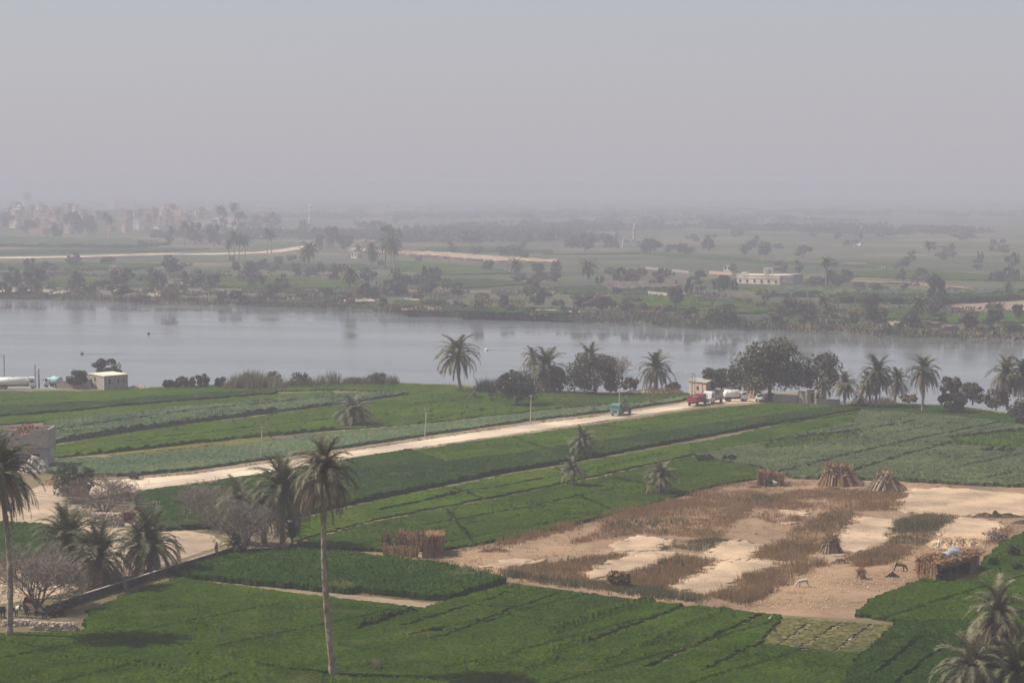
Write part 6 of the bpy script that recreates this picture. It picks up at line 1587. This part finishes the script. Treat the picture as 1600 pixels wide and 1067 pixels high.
beast('calf', 'dark calf in the shade of the leafless shrub', 'calf', 62, 966, R(-30), 1.0, 'coat_dark')
beast('cow', 'dark cow partly hidden by the cut palm stem', 'cow', 2, 966, R(120), 1.3, 'coat_dark')
def bird(label, px, py, s=.4):
    r = empty('egret', G(px, py)); tag(r, label, 'bird')
    b = MB(); b.tube([(-.45 * s, 0, .75 * s), (-.1 * s, 0, .8 * s), (.2 * s, 0, .95 * s), (.3 * s, 0, 1.25 * s), (.32 * s, 0, 1.45 * s), (.45 * s, 0, 1.45 * s)], [.03 * s, .2 * s, .16 * s, .07 * s, .08 * s, .03 * s], 8); b.build('body', 'coat_white', r, True)
    MB().tube([(.42 * s, 0, 1.45 * s), (.66 * s, 0, 1.4 * s)], [.03 * s, .008], 5).build('bill', 'yellow_paint', r)
    for q in (-1, 1): MB().tube([(0, q * .06 * s, .7 * s), (.03 * s, q * .06 * s, -.02)], .015, 4).build('leg', 'hoof', r)
for i, (x, y, l) in enumerate([(1328, 1004, 'white egret standing in the seedling plot'), (1292, 940, 'white egret on the straw yard edge'), (1357, 922, 'white egret close to the clover corner'), (1203, 970, 'white egret at the head of the pale clover divider')]): bird(l, x, y, .45)

# ================================================================ ON THE RIVER
def buoy(label, px, py, col, L):
    g = G(px, py, WATER_Z); r = empty('buoy', g); tag(r, label, 'buoy')
    MB().tube([(0, 0, -.2), (0, 0, .1), (0, 0, .45), (0, 0, .62)], [.35, .55, .5, .2], 10).build('float', col, r, True)
    MB().tube([(0, 0, .55), (0, 0, 1.0)], [.06, .03], 6).build('top_mark', col, r)
    n = 40; V = []; F = []
    for i in range(n + 1):
        x = .5 + L * i / n; y = -L * .03 * (i / n); w = .35 + .5 * i / n; h = .14 * (1 - i / n) + .01
        for dy, dz in ((-w, .004), (0, h), (w, .004)): V.append((x, y + dy, dz))
    for i in range(n):
        for j in range(2): F.append((i * 3 + j, (i + 1) * 3 + j, (i + 1) * 3 + j + 1, i * 3 + j + 1))
    b = MB(); b.v = V; b.f = F; b.build('ripple', 'river_water', r, True)
buoy('dark buoy nearest the stone hut, trailing a long ripple', 128, 553.5, 'dark_steel', 30)
buoy('dark buoy in the middle of the river above the bank bushes', 232, 522, 'dark_steel', 22)
buoy('dark buoy just left of the lone leaning palm', 689, 582, 'dark_steel', 12)
buoy('white buoy just right of the lone leaning palm', 760, 547.5, 'white_paint', 14)

# ================================================================ ACROSS THE RIVER
random.seed(31)
WIN = MB().box((0, 0, 0), (1.1, .3, 1.4)).mesh('window'); WIN.materials.append(MATS['dark_opening'])
def house(label, x0, x1, yt, yb, mat, ang=R(25), floors=None, win=True, roof='mud_roof', depth=None, name='house', top=None, cat='house', winx=None):
    """flat-roofed block; x0..x1 and yt..yb are its extent in the photo"""
    g0 = on_mound((x0 + x1) / 2, yb) if name == 'village_house' else G((x0 + x1) / 2, yb)
    k = FPX / g0.y; Wp = (x1 - x0) / k; H = (yb - yt) / k
    D = depth or min(9, Wp * .7); ca, sa = math.cos(ang), abs(math.sin(ang))
    D = min(D, .55 * Wp / sa) if sa > .3 else D
    W = max(2.5, (Wp - D * sa) / ca)
    r = empty(name, g0 + Vector((0, D / 2, 0)), ang); tag(r, label, cat)
    b = MB().box((0, 0, H / 2 - .2), (W, D, H + .2)); b.v = [(x, y, z if z > 0 else -2.5) for x, y, z in b.v] if name == 'village_house' else b.v; b.build('wall', mat, r)
    MB().box((0, 0, H - .28), (W + .35, D + .35, .3)).build('roof_edge', roof, r)
    n = floors or max(1, int(H / 3.2))
    if win:
        m = winx or max(1, int(W / 3.2))
        for f in range(n):
            for i in range(m):
                o = link('window', WIN, None, r, ((i + .5) / m * W - W / 2, -D / 2 - .02, (f + .55) * H / n))
                if f % 2 == 0 and i == 0:
                    o = link('window', WIN, None, r, (-W / 2 - .02, 0, (f + .55) * H / n), R(90))
    if top == 'posts':
        for sx in (-1, 1):
            for sy in (-1, 1): MB().box((sx * (W / 2 - .4), sy * (D / 2 - .4), H + .55), (.35, .35, 1.3)).build('roof_post', 'concrete', r)
    if top == 'room': MB().box((W * .2, 0, H + 1.1), (W * .4, D * .5, 2.4)).build('roof_room', mat, r)
    return r
def mound_z(x, y):
    t = min(1, max(0, (y - 2420) / 520)); t = t * t * (3 - 2 * t)
    w = min(1, max(0, (-290 - x) / 160)); w = w * w * (3 - 2 * w)
    return 19.0 * t * w * min(1, max(0, (3500 - y) / 260))
def village_mound():
    xs = np.linspace(-1150, -285, 60); ys = np.linspace(2400, 3510, 50)
    V = np.array([(x, y, mound_z(x, y) - .05) for x in xs for y in ys]); idx = np.arange(3000).reshape(60, 50)
    Q = np.stack([idx[:-1, :-1], idx[1:, :-1], idx[1:, 1:], idx[:-1, 1:]], -1).reshape(-1, 4)
    tag(link('village_mound', np_mesh('village_mound', V, quads=Q, smooth=True), 'far_land'), 'low rise of ground carrying the brick village', kind='structure')
village_mound()
def on_mound(px, py):
    d = (G(px, py, 0) - Vector((0, 0, CAM_H))).normalized(); t = 2300.0
    while t < 9000:
        p = Vector((0, 0, CAM_H)) + d * t
        if p.z <= max(0.0, mound_z(p.x, p.y)): break
        t += 4
    return p
V1 = [('long grey house at the edge of the village', 0, 20, 313, 345, 'grey_render', None), ('red brick house beside the long grey one', 16, 33, 316, 348, 'red_brick', None), ('small white rooftop house above the village', 32, 42, 312, 345, 'white_render', None), ('tall red brick house with roof posts in the village', 41, 66, 313, 346, 'red_brick', 'posts'), ('wide grey house with a white roof line', 64, 100, 316, 347, 'grey_render', None),
      ('low red brick house under the wide grey one', 50, 72, 328, 352, 'red_brick', None), ('brown brick house above the cream annex', 74, 94, 327, 353, 'brown_brick', None), ('cream annex with a bright wall in the village', 75, 93, 337, 354, 'cream_render', None), ('brown house next to the wide grey one', 94, 116, 318, 350, 'brown_brick', 'posts'), ('pale cream house near the photo edge', 14, 33, 328, 352, 'cream_render', None),
      ('low brown brick row at the foot of the village', 28, 82, 356, 366, 'brown_brick', None), ('low red house at the foot of the village', 64, 92, 349, 364, 'red_brick', None), ('cream house at the start of the tall block', 168, 185, 315, 350, 'cream_render', 'room'), ('tallest red brick block of the village', 182, 216, 312, 350, 'red_brick', 'posts'), ('grey house in front of the tallest block', 180, 207, 329, 356, 'grey_render', None),
      ('brick house with a pink upper wall', 186, 209, 338, 360, 'red_brick', None), ('white house with dark bands, brightest in the village', 207, 225, 343, 361, 'white_render', None), ('narrow cream stair tower behind the white house', 206, 214, 329, 352, 'cream_render', None), ('brown apartment block with rows of small windows', 224, 247, 326, 359, 'brown_brick', None), ('narrow brown house beyond the apartment block', 251, 266, 342, 361, 'brown_brick', None),
      ('pinkish house on the village skyline', 255, 274, 319, 347, 'red_brick', None), ('white rooftop villa on the village skyline', 286, 298, 328, 350, 'white_render', 'posts'), ('long white rooftop terrace house', 302, 324, 329, 352, 'white_render', None), ('wide grey wall house with a white coping', 298, 342, 343, 363, 'grey_render', None), ('brown house left of the slim palm', 270, 300, 337, 360, 'brown_brick', None), ('cream low house at the village end', 343, 373, 336, 350, 'cream_render', None),
      ('orange house behind the round tree', 406, 420, 332, 352, 'red_brick', None), ('hazy house half hidden between village trees', 143, 158, 330, 358, 'brown_brick', None), ('grey low house between village trees', 118, 136, 334, 362, 'grey_render', None), ('small white hut at the village foot', 192, 200, 354, 362, 'white_render', None)]
for l, x0, x1, yt, yb, m, top in V1:
    yb = min(yb, yt + random.uniform(11, 16))
    house(l, x0, x1, yt, yb, m, R(random.uniform(-52, -36)), top=top, name='village_house', roof='cream_render' if 'white' in l else 'mud_roof')
for i in range(74):
    x = random.choice((random.uniform(0, 120), random.uniform(130, 300), random.uniform(230, 390))); yb = random.uniform(330, 370) if x < 320 else random.uniform(350, 366); w = random.uniform(9, 22); h = random.uniform(8, 14)
    mm = random.choice(('red_brick', 'brown_brick', 'cream_render', 'pink_block', 'pink_block', 'brown_brick', 'white_render'))
    o = house('low village house', x, x + w, yb - h, yb, mm, R(random.uniform(-52, -36)), top=random.choice((None, 'posts', 'room', None)), name='village_house')
    col = {'red_brick': 'red brick', 'brown_brick': 'brown brick', 'cream_render': 'cream', 'pink_block': 'pinkish', 'white_render': 'whitish'}[mm]
    s = f"low {col} {'wide' if w > 15 else 'narrow' if w < 12 else 'square'} house, {'front' if yb > 360 else 'middle' if yb > 348 else 'back'} row, {'outer edge' if x < 120 else 'centre' if x < 230 else 'far end'} of village"
    put_far(o, s, 'low houses of the village')
def minaret(label, px, py, h, hall, mat, w=3.2, small=False):
    k = ppm(py); H = h / k; r = empty('mosque', G(px, py)); tag(r, label, 'mosque')
    MB().box((0, 0, H * .15 - .2), (w * 1.15, w * 1.15, H * .3 + .4)).build('minaret_base', mat, r)
    MB().tube([(0, 0, H * .3), (0, 0, H * .68)], [w * .44, w * .38], 8).build('minaret_shaft', mat, r)
    MB().tube([(0, 0, H * .66), (0, 0, H * .685), (0, 0, H * .70), (0, 0, H * .72)], [w * .4, w * .62, w * .66, w * .66], 8).build('balcony', mat, r)
    MB().tube([(0, 0, H * .72), (0, 0, H * .88)], [w * .27, w * .25], 8).build('upper_shaft', mat, r)
    MB().tube([(0, 0, H * .88), (0, 0, H * .91), (0, 0, H * .94), (0, 0, H * .97)], [w * .36, w * .34, w * .2, w * .05], 8).build('cap', mat, r)
    MB().tube([(0, 0, H * .96), (0, 0, H * 1.02)], [.14, .05], 5).build('finial', 'grey_steel', r)
    if hall:
        for (dx, W, D, hh, m) in hall:
            b = MB().box((dx, D / 2, hh / 2 - .2), (W, D, hh + .2)).build('prayer_hall', m, r); MB().box((dx, D / 2, hh), (W + .4, D + .4, .4)).build('parapet', m, b)
            for i in range(max(2, int(W / 4))): link('window', WIN, None, b, (dx - W / 2 + (i + .5) * W / max(2, int(W / 4)), -.02, hh * .55))
minaret('mosque with the tall slender pink minaret', 485, 361, 43, [(8, 9, 8, 5, 'brown_brick')], 'white_render', 5.2)
minaret('pale mosque with a short balconied minaret', 991, 384, 36, [(6, 9, 8, 5.0, 'cream_render'), (-7.5, 5, 7, 7, 'white_render')], 'cream_render', 3.4)
minaret('faint small mosque tower on the village skyline', 275, 344, 31, None, 'cream_render', 3.6)
house('long low shed with a pale flat roof edge', 500, 581, 357, 368, 'brown_brick', R(-8), depth=8, name='shed', roof='cream_render', win=True, winx=6, cat='shed')
def white_house():
    yb = 445; k = ppm(yb); r = empty('white_house', G(1218, yb), R(-40)); tag(r, 'white flat-roofed house with a rooftop frame across the river', 'house')
    W = 27; H = 4.6; D = 14
    MB().box((-W / 2, D / 2, H / 2 - .2), (W, D, H + .2)).build('wall', 'cream_render', r)
    MB().box((-W / 2, D / 2, H * .62), (W + .25, D + .25, .35)).build('string_course', 'brown_brick', r); MB().box((-W / 2, D / 2, H), (W + .3, D + .3, .4)).build('roof_edge', 'cream_render', r)
    MB().box((-W + 1.8, D / 2 - 1, H + 1.0), (3, 4, .2)).build('roof_canopy', 'white_render', r)
    for i in range(6): link('window', WIN, None, r, (-W + (i + .5) * W / 6, -.03, H * .33))
    for x in (-11.5, -6.5): MB().box((x, 3, H + 1.9), (.4, .4, 3.4)).build('frame_post', 'white_render', r)
    MB().box((-9, 3, H + 3.7), (5.6, .6, .35)).build('frame_beam', 'white_render', r); MB().box((-11, 4.5, H + 1.9), (.5, 3, 3.4)).build('frame_wall', 'cream_render', r)
    MB().box((-W * .3, D + 4.9, 2.2), (W * .55, 9.6, 4.8)).build('annex', 'grey_render', r); MB().box((-W * .3, D + 4.9, 4.75), (W * .55 + .3, 9.9, .3)).build('annex_roof', 'concrete', r)
white_house()
for l, x0, y0, x1, y1, h, m in (('low pale wall across the river, stepped at its end', 1008, 420, 1076, 427, 1.2, 'stone_block'), ('low pale wall across the river left of the white house', 1108, 428, 1144, 430, 1.6, 'pink_block'), ('short cream wall on the far fields beside a small shelter', 1012, 461, 1042, 464, 1.6, 'limestone'), ('pale low wall across the river below the embankment trees', 632, 470, 662, 472, 1.0, 'limestone')):
    w = empty('field_wall', G(x0, y0)); tag(w, l, 'wall'); e = Vector(rel(w, x1, y1)); n = Vector((-e.y, e.x)).normalized() * .6; n = n if n.y > 0 else -n
    foot([(0, 0), tuple(e), tuple(e + n), tuple(n)], -.2, h).build('wall', m, w); foot([tuple(-n * .1), tuple(e - n * .1), tuple(e + n * 1.1), tuple(n * 1.1)], h + .005, h + .2).build('coping', m, w)
for l, x0, x1, yt, yb, m in (('small dark field shelter with a white post across the river', 170, 191, 415, 425, 'brown_brick'), ('cream hut with dark openings behind the low pale wall', 1131, 1148, 415, 424, 'cream_render'), ('low shack with a flat roof near the far riverbank', 503, 522, 426, 436, 'brown_brick'), ('small block hut beside the sandy embankment', 548, 566, 394, 404, 'cream_render'), ('white square hut behind the far palms', 487, 494, 380, 389, 'white_render'), ('dark hut with a flat roof at the far wall end', 1063, 1078, 458, 466, 'brown_brick'),
                             ('far white house fading into the haze', 1340, 1349, 378, 384, 'white_render'), ('pale farmhouse left of the pale mosque', 935, 968, 364, 374, 'pink_block'), ('low brick farmhouse across the river with a white corner', 832, 866, 362, 370, 'red_brick'), ('white low van-like block by the pale mosque', 967, 977, 384, 388, 'white_render'), ('tiny white hut on the far green fields', 1374, 1386, 417, 421, 'white_render'), ('cream hut among trees below the dark grove', 660, 672, 364, 371, 'cream_render'),
                             ('long white low shed left of the tall minaret', 434, 449, 353, 358, 'white_render'), ('pale ruined hut at the far waterline', 1458, 1470, 503, 514, 'dry_earth'), ('stone-coloured hut beside the pale ruined one', 1476, 1494, 508, 519, 'dry_earth')):
    house(l, x0, x1, yt, yb, m, R(random.uniform(-50, -35)), win=(x1 - x0) > 11, name='field_hut', cat='hut', winx=2)
for l, x, y, w, d, h, sd in (('pale rubble beach at the far waterline near the photo edge', 38, 455, 34, 12, 1.6, 41), ('rubble patch at the far waterline under the double-stemmed palm', 100, 458, 14, 7, 1.0, 42), ('white tipped rubble on the far bank', 186, 457, 7, 5, 1.6, 43), ('pale scree beside the rust-topped bush', 240, 462, 12, 8, 1.2, 44), ('pale eroded bank below the far palm', 560, 470, 22, 8, 1.0, 45), ('sandy landing at the far waterline', 668, 483, 22, 10, 1.0, 46), ('sandy spit on the far bank', 850, 487, 30, 8, .8, 47), ('pale eroded bank by the far riverside huts', 1400, 508, 20, 8, 1.2, 48)):
    o = link('rubble_bank', heap_mesh('rubble_bank', w, d, h, 22, sd, .5), 'limestone' if sd != 46 else 'dry_earth', None, G(x, y)); tag(o, l, 'rubble')

# ---- labels of the far plants and houses: alike ones of a stretch form a group, told apart by their place in it
ORD = ['first', 'second', 'third', 'fourth', 'fifth', 'sixth', 'seventh', 'eighth', 'ninth', 'tenth', 'eleventh', 'twelfth']
NUM = ['', 'one', 'two', 'three', 'four', 'five', 'six', 'seven', 'eight', 'nine', 'ten', 'eleven', 'twelve']
for s, obs in used_labels.items():
    n = len(obs)
    if n < 2: continue
    t = s.replace(' across the river', '')
    obs.sort(key=lambda o: o.location.x / o.location.y)
    for i, o in enumerate(obs):
        o['group'] = s
        if n > 12: continue
        for q in (t + f', {ORD[i]} of {NUM[n]} from left', t + f', {ORD[i]} from left', t.replace('a short way ', '').replace('some way ', '') + f', {ORD[i]} from left'):
            if len(q.split()) <= 16: break
        o['label'] = q
